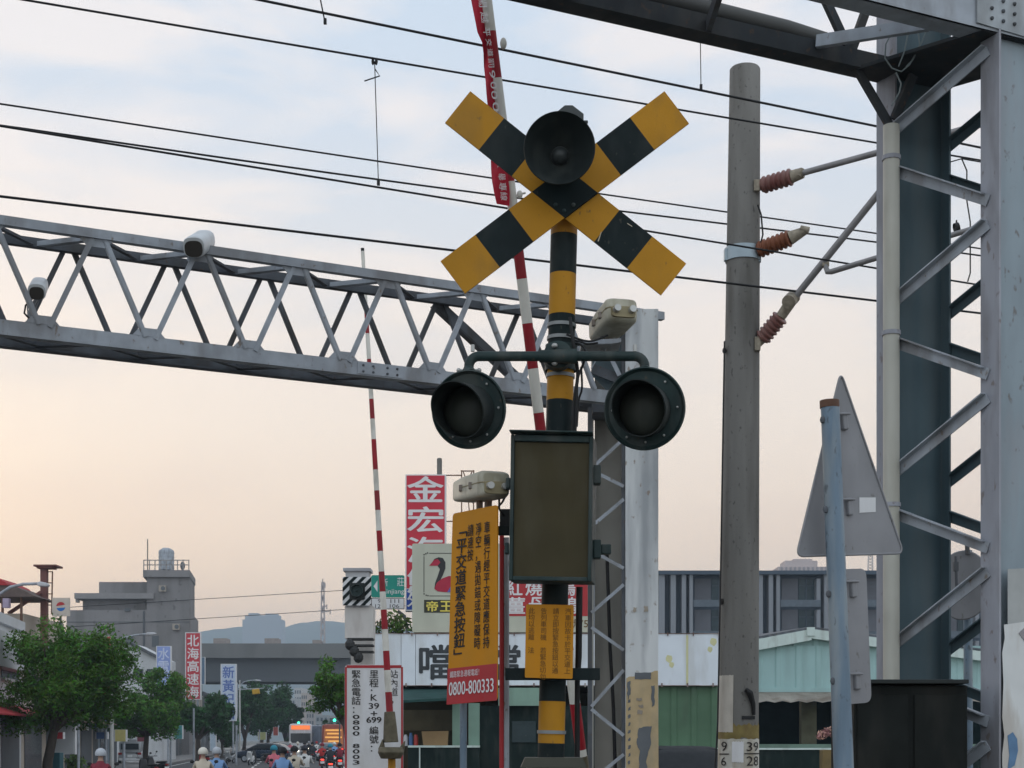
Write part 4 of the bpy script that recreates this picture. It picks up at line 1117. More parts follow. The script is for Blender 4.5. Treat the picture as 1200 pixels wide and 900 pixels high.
for off in (-8.4, 3.2):
    mb.add([S(off, 62, .008), S(off + .12, 62, .008), S(off + .12, 500, .008), S(off, 500, .008)], [(0, 1, 2, 3)])
mb.add([S(-2.4, 5.6, .008), S(1.0, 5.6, .008), S(1.0, 6.0, .008), S(-2.4, 6.0, .008)], [(0, 1, 2, 3)])
mb.build('road_markings', M_line, kind='structure')
for a, b, d0 in ((-12.4, -9, 34), (3.6, 7.0, 62)):
    mb = MB(); mb.add([S(a, d0, .12), S(b, d0, .12), S(b, 520, .12), S(a, 520, .12), S(a, d0, 0), S(b, d0, 0), S(b, 520, 0), S(a, 520, 0)], [(0, 1, 2, 3), (0, 4, 5, 1), (1, 5, 6, 2), (3, 2, 6, 7), (0, 3, 7, 4)]); mb.build('pavement', M_pav, kind='structure')
tu = Vector((2.56, 1, 0)).normalized(); tv = Vector((-1, 2.56, 0)).normalized()
M_bal = mat('ballast', (.15, .135, .115), .95, var=.3, scale=9, bump=.6, bscale=30)
for k, off in enumerate((12.6, 16.6)):
    o = Vector((0, off, 0))
    q = MB(); q.beam(o - tu * 60 + Vector((0, 0, .005)), o + tu * 120 + Vector((0, 0, .005)), 3.2, .012); q.build('track_bed', M_bal, kind='structure')
    q = MB()
    for s in (-.53, .53): q.beam(o + tv * s - tu * 60 + Vector((0, 0, .06)), o + tv * s + tu * 120 + Vector((0, 0, .06)), .07, .1)
    q.build('railway_track', M_rust, kind='structure')

# ------------------------------------------------------------------ shops across the tracks
M_lbox = mat('signboard_white', (.72, .77, .82), .5, var=.04, scale=2, dirt=(.5, .50, .48), amt=.5, dscale=2.5, dstretch=.25)
M_ygr = mat('pale_green_steel', (.22, .34, .27), .55, var=.1, scale=2, dirt=(.14, .2, .16), amt=.5, dscale=2, dstretch=.2)
M_green = mat('green_sheet', (.085, .16, .095), .6, var=.12, scale=2, dirt=(.07, .10, .065), amt=.6, dscale=2, dstretch=.2)
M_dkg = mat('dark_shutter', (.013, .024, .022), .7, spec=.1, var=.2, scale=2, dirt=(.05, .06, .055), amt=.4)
M_teal = mat('teal_sheet', (.36, .54, .53), .55, var=.06, scale=1.5, dirt=(.26, .38, .37), amt=.5, dscale=2, dstretch=.15)
M_tealt = mat('pale_teal_trim', (.60, .70, .66), .5, var=.06, dirt=(.40, .44, .40), amt=.5, scale=3)
DSH = 36.
sh = thing('shop_building', 'low green steel shop with a dark open front below the long white signboard', 'shop', G(640, DSH))
def xs(px, d=DSH): return (px - 600) / F * d
def zs(y, d=DSH): return EYE + (HOR - y) / F * d
def fbox(m, x0, y0, x1, y1, d, dep, mi=0):
    """a block whose front face fills these pixels at distance d"""
    return m.box(((xs(x0, d) + xs(x1, d)) / 2, d + dep / 2, (zs(y0, d) + zs(y1, d)) / 2), (xs(x1, d) - xs(x0, d), dep, zs(y0, d) - zs(y1, d)), mi=mi)
YB = HOR + EYE / DSH * F     # ground row at the shop
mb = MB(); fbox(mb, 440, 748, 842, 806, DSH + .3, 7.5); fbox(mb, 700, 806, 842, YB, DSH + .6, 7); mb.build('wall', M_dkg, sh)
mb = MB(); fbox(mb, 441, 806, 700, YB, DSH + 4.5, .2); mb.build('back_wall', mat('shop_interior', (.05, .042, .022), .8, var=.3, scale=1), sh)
mb = MB()
for x0, x1 in ((530, 541), (549, 562)): fbox(mb, x0, 824, x1, YB, DSH - .1, .4)
mb.parts('pillar', M_ygr, sh)
mb = MB(); fbox(mb, 584, 806, 633, 827, DSH - .3, .25); mb.build('fascia', M_ygr, sh)
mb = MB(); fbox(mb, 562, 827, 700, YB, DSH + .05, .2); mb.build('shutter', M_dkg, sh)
mb = MB(); fbox(mb, 600, 845, 628, 870, DSH + .0, .03); mb.build('window', mat('shop_window', (.03, .05, .055), .2), sh)
mb = MB(); a, b = P(441, 806, DSH + .2), P(541, 806, DSH + .2)
mb.prism([P(470, 807, DSH + .2), P(541, 807, DSH + .2), P(541, 817, DSH - 1.6), P(462, 821, DSH - 1.6)], (0, 0, -.06)); mb.build('awning', mat('awning_green', (.025, .065, .06), .7, spec=.15, var=.2), sh)
mb = MB(); fbox(mb, 470, 832, 531, 856, DSH + 1.0, .1); mb.build('soffit', mat('brown_soffit', (.10, .085, .05), .7, var=.2), sh)
mb = MB(); fbox(mb, 478, 876, 562, YB, DSH - .5, .5); ct = mb.build('counter', M_dkg, sh)
mb = MB(); fbox(mb, 478, 873.6, 562, 876, DSH - .55, .6); fbox(mb, 491, 876, 492.5, YB, DSH - .53, .02); mb.build('counter_edge', M_tealt, ct)
mb = MB(); mb.corr((xs(771), DSH + .15, 0), (xs(842), DSH + .15, 0), zs(878), zs(804), .36, .035); mb.build('sheet_wall', M_green, sh)
mb = MB(); fbox(mb, 771, 876.6, 1160, 878.6, DSH - .1, .15); mb.build('rail', M_tealt, sh)
mb = MB(); fbox(mb, 700, 878.6, 1000, YB, DSH - .05, .3); mb.build('plinth', M_dkg, sh)
mb = MB(); q = [P(494, 857, DSH - .5), P(525, 856.5, DSH - .5), P(524, 873.5, DSH - .5), P(496, 873.5, DSH - .5)]; mb.prism(q, (0, .4, 0)); mb.build('cardboard_box', mat('cardboard', (.30, .20, .10), .8, var=.1), None, loc=P(510, 873.5, DSH - .3), label='brown cardboard box standing on the dark shop counter', cat='box')
for k, (x, w, c, h) in enumerate(((473, 5, (.5, .5, .52), 13), (479, 5, (.05, .13, .30), 15), (485, 5, (.42, .05, .04), 12))):
    mb = MB(); c0 = P(x + w / 2, 874, DSH - .3); mb.tube([c0, c0 + Vector((0, 0, .2)), c0 + Vector((0, 0, .26)), c0 + Vector((0, 0, h / 50))], [.05, .05, .03, .03], 12); mb.build('bottle', mat('bottle_%d' % k, c, .3, var=.1), None, loc=c0, smooth=True, label=('white', 'blue', 'red')[k] + ' bottle at the left end of the shop counter', cat='bottle', group='bottles on the shop counter')

lsb = thing('shop_signboard', 'long dirty white signboard with thick grey characters over the green shop', 'signboard', P(640, 803, DSH))
ql_ = front(435, 743, 842, 803, DSH)
mb = MB()
joints = [435, 470, 487, 540, 586, 640, 695, 750, 805, 842]
for a, b in zip(joints, joints[1:]): mb.slab(ql_, .25, u0=(a - 435) / 407 + .0006, u1=(b - 435) / 407 - .0006)
lp_ = mb.build('panel', M_lbox, lsb)
mb = MB(); mb.slab(ql_, .28, v0=-.012, v1=-.001, w=.015); mb.slab(ql_, .28, v0=1.001, v1=1.015, w=.015)
for k in range(14): fbox(mb, 445 + 30 * k, 800.5, 446.5 + 30 * k, 805, DSH - .04, .04); fbox(mb, 452 + 30 * k, 741, 453.2 + 30 * k, 745, DSH - .04, .04)
mb.build('trim', mat('rusty_trim', (.20, .13, .11), .7, var=.4, scale=3, dirt=(.4, .38, .36), amt=.8, dscale=1.5, dstretch=1), lsb)
mb = MB()
def uvb(x0, y0, x1, y1): return ((x0 - 435) / 407., (803 - y1) / 60., (x1 - 435) / 407., (803 - y0) / 60.)
for c, x0, x1 in (('噹', 492, 530), ('噹', 570, 609)):
    u0, v0, u1, v1 = uvb(x0, 756, x1, 796); mb.text(ql_, c, u0, v0, u1, v1, .012, bold=.025)
mb.build('lettering', mat('faded_black_letters', (.045, .05, .055), .6, var=.3), lp_)
mb = MB()
for x0, y0, r in ((784, 772, 4), (836, 752, 4), (832, 761, 3), (787, 779, 3)):
    u0, v0, u1, v1 = uvb(x0 - r, y0 - r, x0 + r, y0 + r); mb.prism([ql_.pt((u0 + u1) / 2 + (u1 - u0) / 2 * math.cos(t * .7), (v0 + v1) / 2 + (v1 - v0) / 2 * math.sin(t * .7) * (1 + .3 * (t % 2)), .004) for t in range(9)], (0, .002, 0))
fb = uvb(804, 743, 806.5, 803); mb.slab(ql_, .002, u0=fb[0], v0=.02, u1=fb[2], v1=.98, w=.005)
mb.build('yellow_stain', mat('yellow_stain', (.62, .60, .34), .6, var=.1), lp_)

# beige light box with the bird, standing on the signboard
lb = thing('light_box_sign', 'beige shop light box with a black and red bird emblem and red panel', 'sign', P(585, 742, 36.3))
DB = 36.2
qb = front(483, 637, 690, 741, DB)
mb = MB(); mb.slab(qb, .5, r=.01); bx = mb.build('box', mat('lightbox_beige', (.52, .53, .43), .5, var=.04, scale=1, dirt=(.40, .40, .32), amt=.4, dscale=1.5, dstretch=.3), lb)
def ub(px): return (px - 483) / 207.
def vb(py): return (741 - py) / 104.
def boxp(m, x0, y0, x1, y1, w=.006, th=.004, mi=0): return m.slab(qb, th, u0=ub(x0), u1=ub(x1), v0=vb(y1), v1=vb(y0), w=w, mi=mi)
def pol(m, pts, w=.008, mi=0): return m.prism([qb.pt(ub(x), vb(y), w) for x, y in pts], (0, .003, 0), mi)
mb = MB()
for x0, y0, x1, y1 in ((496.5, 652, 497.2, 694), (503, 648, 545, 648.7), (503, 698, 545, 698.7)): boxp(mb, x0, y0, x1, y1)
for x, y in ((497, 650), (499, 649), (501, 648), (497, 696), (499.5, 697.5), (501.5, 698)): boxp(mb, x - .7, y - .7, x + .7, y + .7)
pol(mb, [(512, 662), (506, 660), (509, 655), (514, 653), (519, 654), (522, 659), (522, 666), (519, 674), (515, 682), (512, 687), (509, 690), (510, 683), (513, 675), (515.5, 667)])
mb.build('emblem_black', mat('emblem_black', (.035, .035, .035), .6), bx)
mb = MB(); pol(mb, [(503, 663), (509, 656), (513, 655), (516, 659), (513, 663)], .010); pol(mb, [(509, 690), (512, 683), (518, 678), (526, 675), (540, 676), (545, 684), (540, 693), (522, 694), (513, 693)], .010)
mb.build('emblem_red', mat('emblem_red', (.42, .03, .06), .6), bx)
mb = MB(); pol(mb, [(524, 694), (530, 684), (536, 690), (532, 694)], .013); mb.build('emblem_blue', mat('emblem_blue', (.12, .12, .38), .6), bx)
mb = MB(); boxp(mb, 497, 703, 548, 718); mb.build('name_strip', mat('strip_black', (.045, .045, .03), .6), bx)
mb = MB(); mb.text(qb, '帝', ub(500), vb(716.5), ub(513), vb(704.5), .010, bold=.03); mb.text(qb, '王', ub(516), vb(716.5), ub(530), vb(704.5), .010, bold=.03); mb.build('lettering', mat('letter_yellow', (.75, .62, .12), .6), bx)
mb = MB(); boxp(mb, 586, 676, 690, 722); mb.build('red_panel', M_sred, bx)
mb = MB()
for c, x0, y0, x1, y1 in (('紅', 594, 679, 612, 698), ('燒', 616, 679, 635, 698), ('鴨', 655, 679, 674, 698), ('薑', 594, 700, 615, 719), ('母', 620, 700, 640, 719), ('鴨', 658, 700, 676, 719)):
    mb.text(qb, c, ub(x0), vb(y1), ub(x1), vb(y0), .010, bold=.02)
mb.build('lettering', M_textw, bx)
mb = MB(); mb.text(qb, '號75', ub(666), vb(736), ub(689), vb(725), .008); mb.build('lettering', M_textb, bx)
mb = MB(); fbox(mb, 486, 742, 489, 746, DB + .2, .1); fbox(mb, 680, 742, 683, 746, DB + .2, .1); mb.parts('support', M_galvd, lb)

# tall red sign
rs_ = thing('vertical_shop_sign', 'tall red sign with large white characters rising above the bird light box', 'sign', P(498, 748, 38))
qr = front(475, 556, 522.5, 716, 38)
mb = MB(); mb.slab(qr, .35); rb = mb.build('box', M_swht, rs_)
mb = MB(); mb.slab(qr, .003, u0=.03, v0=.165, u1=.97, v1=.992, w=.004); mb.build('red_face', mat('shop_sign_red', (.56, .035, .06), .5, var=.06, scale=2, dirt=(.4, .06, .07), amt=.3), rb)
mb = MB(); mb.slab(qr, .003, u0=.03, v0=.01, u1=.97, v1=.16, w=.004); mb.build('blue_face', mat('shop_sign_blue', (.03, .08, .36), .5), rb)
mb = MB()
for i, c in enumerate('金宏海鮮'): mb.text(qr, c, .06, .80 - .222 * i, .93, .985 - .222 * i, .008, bold=.022)
for c, u in (('外', .05), ('燴', .5)): mb.text(qr, c, u, .03, u + .42, .14, .008, bold=.02)
mb.build('lettering', M_textw, rb)
mb = MB(); mb.tube([P(515, 537, 38.4), P(515, 537.8, 38.4), G(515, 38.4, 4.2)], [.05, .065, .065], 14); mb.build('pole', mat('sign_pole_grey', (.16, .155, .14), .7), rs_, smooth=True)
# thin rooftop frame behind it
ff = thing('rooftop_scaffold', 'thin dark steel frame standing between the red sign and the flood lamp', 'scaffold', G(540, 40))
mb = MB()
for x in (541, 555): mb.beam(P(x, 551, 40), G(x, 40, 4.2), .03, .03)
for x0, y0, x1, y1 in ((540, 552, 556, 552), (522, 557, 541, 557), (520, 611, 545, 611), (543, 553, 546, 562), (553, 553, 549, 562), (541, 576, 555, 590), (548, 575, 551, 612)): mb.beam(P(x0, y0, 40), P(x1, y1, 40), .028, .028)
mb.build('lattice', M_rust, ff)

# green road sign
gs = thing('road_sign', 'green direction sign with a white arrow and a distance plate below', 'sign', P(455, 735, 44))
qg = front(435, 674, 474, 700, 44); qh = front(435, 700.5, 474, 714, 44)
mb = MB(); mb.slab(qg, .03, r=.05); gb = mb.build('green_board', mat('road_sign_green', (.015, .26, .20), .45, var=.06), gs)
mb = MB(); mb.prism([qg.pt(u, v, .003) for u, v in ((.07, .5), (.19, .24), (.19, .76))], (0, .002, 0))
mb.text(qg, '新', .3, .5, .5, .85, .004); mb.text(qg, '莊', .78, .5, .98, .9, .004); mb.text(qg, 'Xinjiang', .3, .1, .99, .38, .004); mb.build('lettering', M_textw, gb)
mb = MB(); mb.slab(qh, .03, r=.03); hb = mb.build('distance_plate', M_swht, gs)
mb = MB()
for u0, v0, u1, v1 in ((0, 0, 1, .06), (0, .94, 1, 1), (0, 0, .02, 1), (.98, 0, 1, 1)): mb.slab(qh, .002, u0=u0, v0=v0, u1=u1, v1=v1, w=.003)
mb.text(qh, '9', .2, .55, .28, .88, .004); mb.text(qh, '111', .58, .55, .84, .88, .004); mb.text(qh, '12', .12, .12, .28, .44, .004); mb.text(qh, '106', .56, .12, .84, .44, .004); mb.build('lettering', M_text, hb)
mb = MB(); mb.tube([G(477, 44.1), P(477, 735, 44.1), P(474, 722, 44.1), P(466, 716, 44.1)], .05, 10); mb.build('pole', M_galvd, gs, smooth=True)

# striped train indicator on a white column
ti = thing('train_indicator', 'black and white diagonal striped board with a dark lamp on a white pier', 'railway signal', G(418, 27))
DT = 27.
mb = MB(); fbox(mb, 405, 668, 432, 712, DT + .1, .4); mb.build('pier', mat('pier_white', (.46, .46, .47), .7, var=.05, dirt=(.36, .35, .34), amt=.4), ti)
mb = MB(); fbox(mb, 402, 665.5, 434, 669, DT + .05, .5); mb.build('pier_cap', mat('pier_cap_grey', (.36, .36, .38), .7), ti)
mb = MB(); fbox(mb, 404, 710, 437, 748, DT + .1, .5); fbox(mb, 411, 748, 437, HOR + EYE / DT * F, DT + .15, .4); mb.build('pier_base', mat('pier_base_white', (.58, .55, .52), .7, var=.05, dirt=(.42, .38, .35), amt=.5), ti)
qt = front(401.5, 676, 435, 709.5, DT)
mb = MB(); mb.slab(qt, .02); tb = mb.build('striped_board', M_swht, ti)
mb = MB()
for k in range(-5, 6):
    c = k * .31
    poly = []
    # clip the diagonal band u - v in [c, c + .155] to the square
    pts = [(0, 0), (1, 0), (1, 1), (0, 1)]
    for sgn, lim in ((1, c), (-1, -(c + .155))):
        new = []
        for i in range(len(pts)):
            p, q = pts[i], pts[(i + 1) % len(pts)]
            fp, fq = sgn * (p[0] - p[1]) - lim, sgn * (q[0] - q[1]) - lim
            if fp >= 0: new.append(p)
            if fp * fq < 0:
                t = fp / (fp - fq); new.append((p[0] + (q[0] - p[0]) * t, p[1] + (q[1] - p[1]) * t))
        pts = new
        if not pts: break
    if len(pts) > 2: mb.prism([qt.pt(u, v, .004) for u, v in pts], (0, .003, 0))
mb.build('black_stripe', M_blk, tb)
mb = MB(); qq = front(409.5, 683, 427.5, 702.5, DT - .06); mb.slab(qq, .05, r=.08); tl = mb.build('lamp_plate', M_hood, ti)
mb = MB(); mb.lathe([(-.02, .11), (.06, .11), (.06, .10), (-.01, .10), (-.01, 0)], P(418, 692, DT - .08), (0, -1, 0), 28); mb.ell(P(418, 692, DT - .09), (.015, .02, .015), 8); mb.build('lamp', M_dgr, tl, smooth=True)
mb = MB()
for i, y in enumerate((747.5, 755, 762.5)):
    fbox(mb, 407 + 4 * i, y, 437, y + 2.2, DT - .3, .3)
    mb.ell(P(410 + 5 * i, y + 8, DT - .3), (.09, .09, .10), 10)
mb.build('insulator_bank', mat('indicator_black', (.03, .03, .03), .6), ti)
# plants on the signboard roof
M_leaf = mat('leaf_green', (.062, .145, .010), .6, var=.3, scale=1.2, island=.5, spec=.3)
M_leafl = mat('leaf_light', (.085, .135, .032), .6, var=.3, scale=1.5, island=.45, spec=.3)
M_leafd = mat('leaf_blue_green', (.028, .080, .018), .6, var=.3, scale=1.2, island=.5, spec=.3)
M_bark = mat('bark', (.07, .055, .045), .9, var=.3, scale=4, stretch=.3, bump=.5, bscale=12)
def leaves(centres, n, spread, size, rng, flat=.8):
    vs, fs = [], []
    for c, rad in centres:
        for _ in range(n):
            while True:
                p = Vector((rng.uniform(-1, 1), rng.uniform(-1, 1), rng.uniform(-1, 1)))
                if p.length <= 1: break
            p = c + Vector((p.x, p.y, p.z * flat)) * rad * spread
            s = size * rng.uniform(.6, 1.35)
            nrm = Vector((rng.gauss(0, 1), rng.gauss(0, 1), rng.gauss(0.6, 1))).normalized()
            t = nrm.cross(Vector((rng.gauss(0, 1), rng.gauss(0, 1), rng.gauss(0, 1)))).normalized(); b = nrm.cross(t)
            i = len(vs)
            vs += [p - t * s, p + b * s * .38 - nrm * s * .1, p + t * s, p - b * s * .38 - nrm * s * .1]
            fs.append((i, i + 1, i + 2, i + 3))
    return vs, fs
rng = random.Random(11)
rp_ = thing('roof_plant', 'scraggy green plant growing on top of the white signboard', 'plant', P(455, 744, 36.6))
cs = [(P(x, y, 36.6), r) for x, y, r in ((436, 741, .2), (447, 735, .25), (455, 730, .28), (462, 726, .3), (470, 731, .3), (474, 738, .3), (463, 738, .3), (428, 744, .15))]
v, f = leaves(cs, 46, 1, .085, rng); mb = MB(); mb.add(v, f); mb.build('foliage', M_leafl, rp_)
mb = MB()
for c, r in cs: mb.tube([P(458, 744, 36.6), c], [.025, .01], 6)
mb.build('stem', M_bark, rp_)

# teal shed
td = thing('teal_shed', 'pale teal corrugated shed with low gable, rusty awning and dark open front', 'shed', G(1000, 42))
DD = 42.
mb = MB(); mb.corr((xs(846, DD), DD, 0), (xs(1200, DD), DD, 0), zs(810, DD), zs(757, DD), .55, .03); mb.build('sheet_wall', M_teal, td)
mb = MB(); mb.prism([P(846, 757, DD + .05), P(1200, 775, DD + .05), P(950, 741, DD + .05)], (0, .1, 0)); mb.corr((xs(890, DD), DD + .04, 0), (xs(1080, DD), DD + .04, 0), zs(757, DD), zs(748, DD), .55, .03); mb.build('gable', M_teal, td)
def fas(m, x0, y0, x1, y1, h): m.prism([P(x0, y0, DD - .25), P(x1, y1, DD - .25), P(x1, y1 + h, DD - .25), P(x0, y0 + h, DD - .25)], (0, .3, 0))
mb = MB(); fas(mb, 840, 758, 951, 737, 13); fas(mb, 951, 737, 1210, 771, 11); fbox(mb, 946, 735, 955, 745, DD - .3, .1); mb.build('fascia', M_tealt, td)
mb = MB(); mb.prism([P(840, 757, DD - .2), P(951, 736.5, DD - .2), P(951, 736, DD + 12), P(840, 752, DD + 12)], (0, 0, .05)); mb.prism([P(951, 736.5, DD - .2), P(1210, 770, DD - .2), P(1210, 768, DD + 12), P(951, 736, DD + 12)], (0, 0, .05)); mb.build('roof', M_galvd, td)
mb = MB(); pr = []; n_ = 30
vs = []
for k in range(n_ + 1):
    x = 880 + (1160 - 880) * k / n_; vs += [P(x, 811, DD - .02), P(x, 822 + (1.4 if k % 2 else -.6), DD - 1.3)]
mb.add(vs, [(2 * k, 2 * k + 1, 2 * k + 3, 2 * k + 2) for k in range(n_)]); mb.build('awning', mat('rusted_awning', (.30, .27, .23), .8, var=.2, scale=1.5, dirt=(.16, .12, .09), amt=.7, dscale=2), td)
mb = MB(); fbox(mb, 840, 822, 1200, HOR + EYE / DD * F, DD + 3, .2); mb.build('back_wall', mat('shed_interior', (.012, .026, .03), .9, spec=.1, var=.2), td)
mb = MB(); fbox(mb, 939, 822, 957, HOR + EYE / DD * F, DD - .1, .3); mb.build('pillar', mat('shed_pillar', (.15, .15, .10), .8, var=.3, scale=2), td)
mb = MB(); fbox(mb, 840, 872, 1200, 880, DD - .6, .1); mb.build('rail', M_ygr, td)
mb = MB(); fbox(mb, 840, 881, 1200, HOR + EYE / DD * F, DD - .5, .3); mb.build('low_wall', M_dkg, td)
mb = MB(); fbox(mb, 860, 806, 1200, 811, DD - .06, .06); mb.build('sill', M_teal, td)
fp = thing('flower_tub', 'brown wooden tub with pinkish flowers beside the leaning sign post', 'planter', G(970, 30))
mb = MB(); x0, x1 = xs(962, 30), xs(979, 30); mb.box(((x0 + x1) / 2, 30, .82), (x1 - x0, .3, 1.64)); mb.build('tub', mat('tub_brown', (.17, .12, .05), .8, var=.2), fp, bevel=.01)
v, f = leaves([(P(x, y, 30), r) for x, y, r in ((962, 862, .1), (967, 859, .12), (973, 857, .12), (978, 860, .1))], 40, 1, .05, rng); mb = MB(); mb.add(v, f); mb.build('flowers', mat('pink_flowers', (.42, .22, .19), .7, island=.5), fp)

# apartment block behind
ab = thing('apartment_block', 'grey-blue apartment block with pale vertical fins and recessed balconies', 'building', G(900, 140))
DA_ = 140.
M_awall = mat('block_blue_grey', (.065, .09, .12), .7, var=.08, scale=.3)
M_afin = mat('block_fin', (.235, .25, .275), .7, var=.06, scale=.3)
M_arec = mat('block_recess', (.15, .155, .175), .8, var=.1, scale=.3)
M_apane = mat('block_pane', (.02, .045, .055), .3, var=.2)
mb = MB(); fbox(mb, 690, 671, 1190, HOR + EYE / DA_ * F, DA_ + 1.5, 14); fbox(mb, 690, 668.5, 1190, 673, DA_ - .1, 1.7); mb.build('wall', M_awall, ab)
for x0 in (700, 812, 914, 1006, 1100):
    for (a, b) in ((x0 - 40, x0 - 33), (x0 - 26, x0 - 20), (x0 - 13, x0 - 8), (x0 - 4, x0)):
        mb = MB(); fbox(mb, a, 673, b, 870, DA_ + .2, 1.3); mb.build('fin', M_afin, ab)
    for k in range(5):
        y = 678 + 36.5 * k
        mb = MB(); fbox(mb, x0 + 2, y, x0 + 21, y + 26, DA_ + 1.42, .06); mb.build('balcony_wall', M_arec, ab)
        mb = MB(); fbox(mb, x0 + 22, y, x0 + 40, y + 26, DA_ + 1.40, .06); w = mb.build('window', M_apane, ab)
        mb = MB(); fbox(mb, x0 + 30, y, x0 + 31.4, y + 26, DA_ + 1.36, .05); fbox(mb, x0 + 22, y + 8, x0 + 40, y + 9, DA_ + 1.36, .05); mb.build('frame', M_awall, w)
        mb = MB(); fbox(mb, x0 + 1, y + 25, x0 + 48, y + 33, DA_ + .1, .12); mb.build('balcony', mat('block_balcony', (.11, .135, .16), .7), ab)
        mb = MB(); fbox(mb, x0 + 43, y, x0 + 47.5, y + 28, DA_ + .3, 1.2); mb.build('fin', M_afin, ab)
db = thing('far_tower_block', 'pale pinkish tower roof just showing above the apartment block', 'building', G(940, 420))
mb = MB(); fbox(mb, 912, 664, 972, HOR, 420, 12); fbox(mb, 920, 657, 958, 664, 421, 8); fbox(mb, 930, 655, 952, 657, 422, 6); mb.build('wall', mat('tower_pink', (.52, .44, .42), .8, var=.05, scale=.1), db)
for k in range(11):
    mb = MB(); fbox(mb, 915 + 5.2 * k, 664.5, 917.5 + 5.2 * k, 670, 419.8, .3); mb.build('window', mat('tower_window', (.30, .27, .28), .5), db)
lm = thing('lattice_mast', 'small lattice telephone mast above the apartment block roof, beside the sign', 'mast', G(1020, 155, 17))
mb = MB()
for s in (-1, 1): mb.beam(P(1020 + 3 * s, 672, 155), P(1020 + 2.4 * s, 651, 155), .09, .09)
for k in range(6): mb.beam(P(1017 + .1 * k, 671 - 3.5 * k, 155), P(1023 - .1 * k, 667.5 - 3.5 * k, 155), .06, .06); mb.beam(P(1023 - .1 * k, 671 - 3.5 * k, 155), P(1017 + .1 * k, 667.5 - 3.5 * k, 155), .06, .06)
mb.build('lattice', mat('mast_white', (.5, .47, .46), .7), lm)

# ------------------------------------------------------------------ overpass, hills, far town
ov = thing('overpass', 'grey concrete elevated road crossing above the street', 'overpass', G(320, 205))
mb = MB(); fbox(mb, 60, 754, 640, 771, 204, .4); mb.build('parapet', mat('overpass_parapet', (.20, .20, .195), .85, var=.1, scale=.12, dirt=(.14, .14, .14), amt=.5, dscale=.3, dstretch=.3), ov)
mb = MB(); fbox(mb, 60, 771, 640, 799, 205.2, 10); mb.build('girder', mat('overpass_girder', (.115, .125, .135), .9, var=.1, scale=.1), ov)
for x in (190, 452, 620):
    mb = MB(); fbox(mb, x, 799, x + 16, HOR + EYE / 207 * F, 207, 3); mb.build('pier', _mats['overpass_girder'], ov)
for x0, x1, h in ((250, 266, 6), (310, 326, 6), (366, 375, 4)):
    mb = MB(); fbox(mb, x0, 754 - h, x1, 754, 206, 2.5); mb.build('roadside_box', mat('noise_barrier', (.33, .29, .27), .8), ov)
mb = MB(); rg = [(-900, 752), (-300, 748), (100, 742), (225, 741), (250, 737), (275, 735), (300, 733), (335, 735), (352, 730), (370, 727), (390, 728), (408, 731), (440, 733), (480, 738), (560, 745), (700, 752), (1000, 765), (1300, 770), (1900, 775)]
rg2 = []
rr = random.Random(5)
for (x0, y0), (x1, y1) in zip(rg, rg[1:]):
    n_ = max(2, int((x1 - x0) / 9))
    for k in range(n_): rg2.append((x0 + (x1 - x0) * k / n_, y0 + (y1 - y0) * k / n_ + rr.uniform(-.9, .9)))
vs = []
for x, y in rg2:
    t = P(x, y, 2600); vs += [Vector((t.x * .82, 2150, -.5)), Vector((t.x * .92 , 2400, t.z * .62)), t, Vector((t.x, 2880, -.5))]
mb.add(vs, [(4 * i + k, 4 * i + 4 + k, 4 * i + 5 + k, 4 * i + 1 + k) for i in range(len(rg2) - 1) for k in range(3)]); mb.build('hills', mat('hill_forest', (.045, .07, .045), .9, var=.3, scale=.03), kind='structure', smooth=True)
hb_ = thing('hilltop_building', 'large hazy blue building block on the far hill above the overpass', 'building', G(308, 2380))
mb = MB(); fbox(mb, 284, 726, 331, 866, 2380, 30); fbox(mb, 287, 721, 327, 726, 2384, 24); fbox(mb, 291, 718.5, 303, 721, 2386, 14); fbox(mb, 311, 719, 325, 721, 2386, 14); mb.build('wall', mat('far_block', (.20, .21, .22), .9), hb_)
def xcr(m, px, y0, y1, d, w0, w1, th):
    for s in (-1, 1): m.beam(P(px + w0 * s, y1, d), P(px + w1 * s, y0, d), th, th)
    n_ = 9
    for k in range(n_):
        ya, yb = y1 + (y0 - y1) * k / n_, y1 + (y0 - y1) * (k + 1) / n_; wa, wb = w0 + (w1 - w0) * k / n_, w0 + (w1 - w0) * (k + 1) / n_
        m.beam(P(px - wa, ya, d), P(px + wb, yb, d), th * .7, th * .7); m.beam(P(px + wa, ya, d), P(px - wb, yb, d), th * .7, th * .7)
pm = thing('power_mast', 'tall thin hazy mast with short cross arms above the overpass', 'mast', G(378, 330))
mb = MB(); xcr(mb, 378.3, 682, 800, 330, 3, 1.2, .28)
mb.beam(P(378.3, 678, 330), P(378.3, 684, 330), .2, .2); mb.build('lattice', mat('hazy_mast', (.42, .38, .38), .8), pm)
mb = MB()
for y, w in ((717, 9), (711, 5), (686, 3)): mb.beam(P(378, y, 330), P(378 + w, y - 1, 330), .25, .25); mb.beam(P(378 + w, y + 3, 330), P(378 + w, y - 3, 330), .2, .2)
mb.parts('cross_arm', _mats['hazy_mast'], pm)
for a, lab in ((((60, 736), (400, 714.5), (560, 705)), 'thick thin-sagging power line crossing just above the far hill'), (((60, 713), (400, 692), (560, 684)), 'fainter power line high above the overpass')):
    mb = MB(); mb.tube([P(x, y, 170) for x, y in a], .035, 5); mb.build('power_line', M_cable, None, loc=P(400, 700, 170), label=lab.replace('thick thin-sagging', 'darker'), cat='wire', group='power lines over the street')
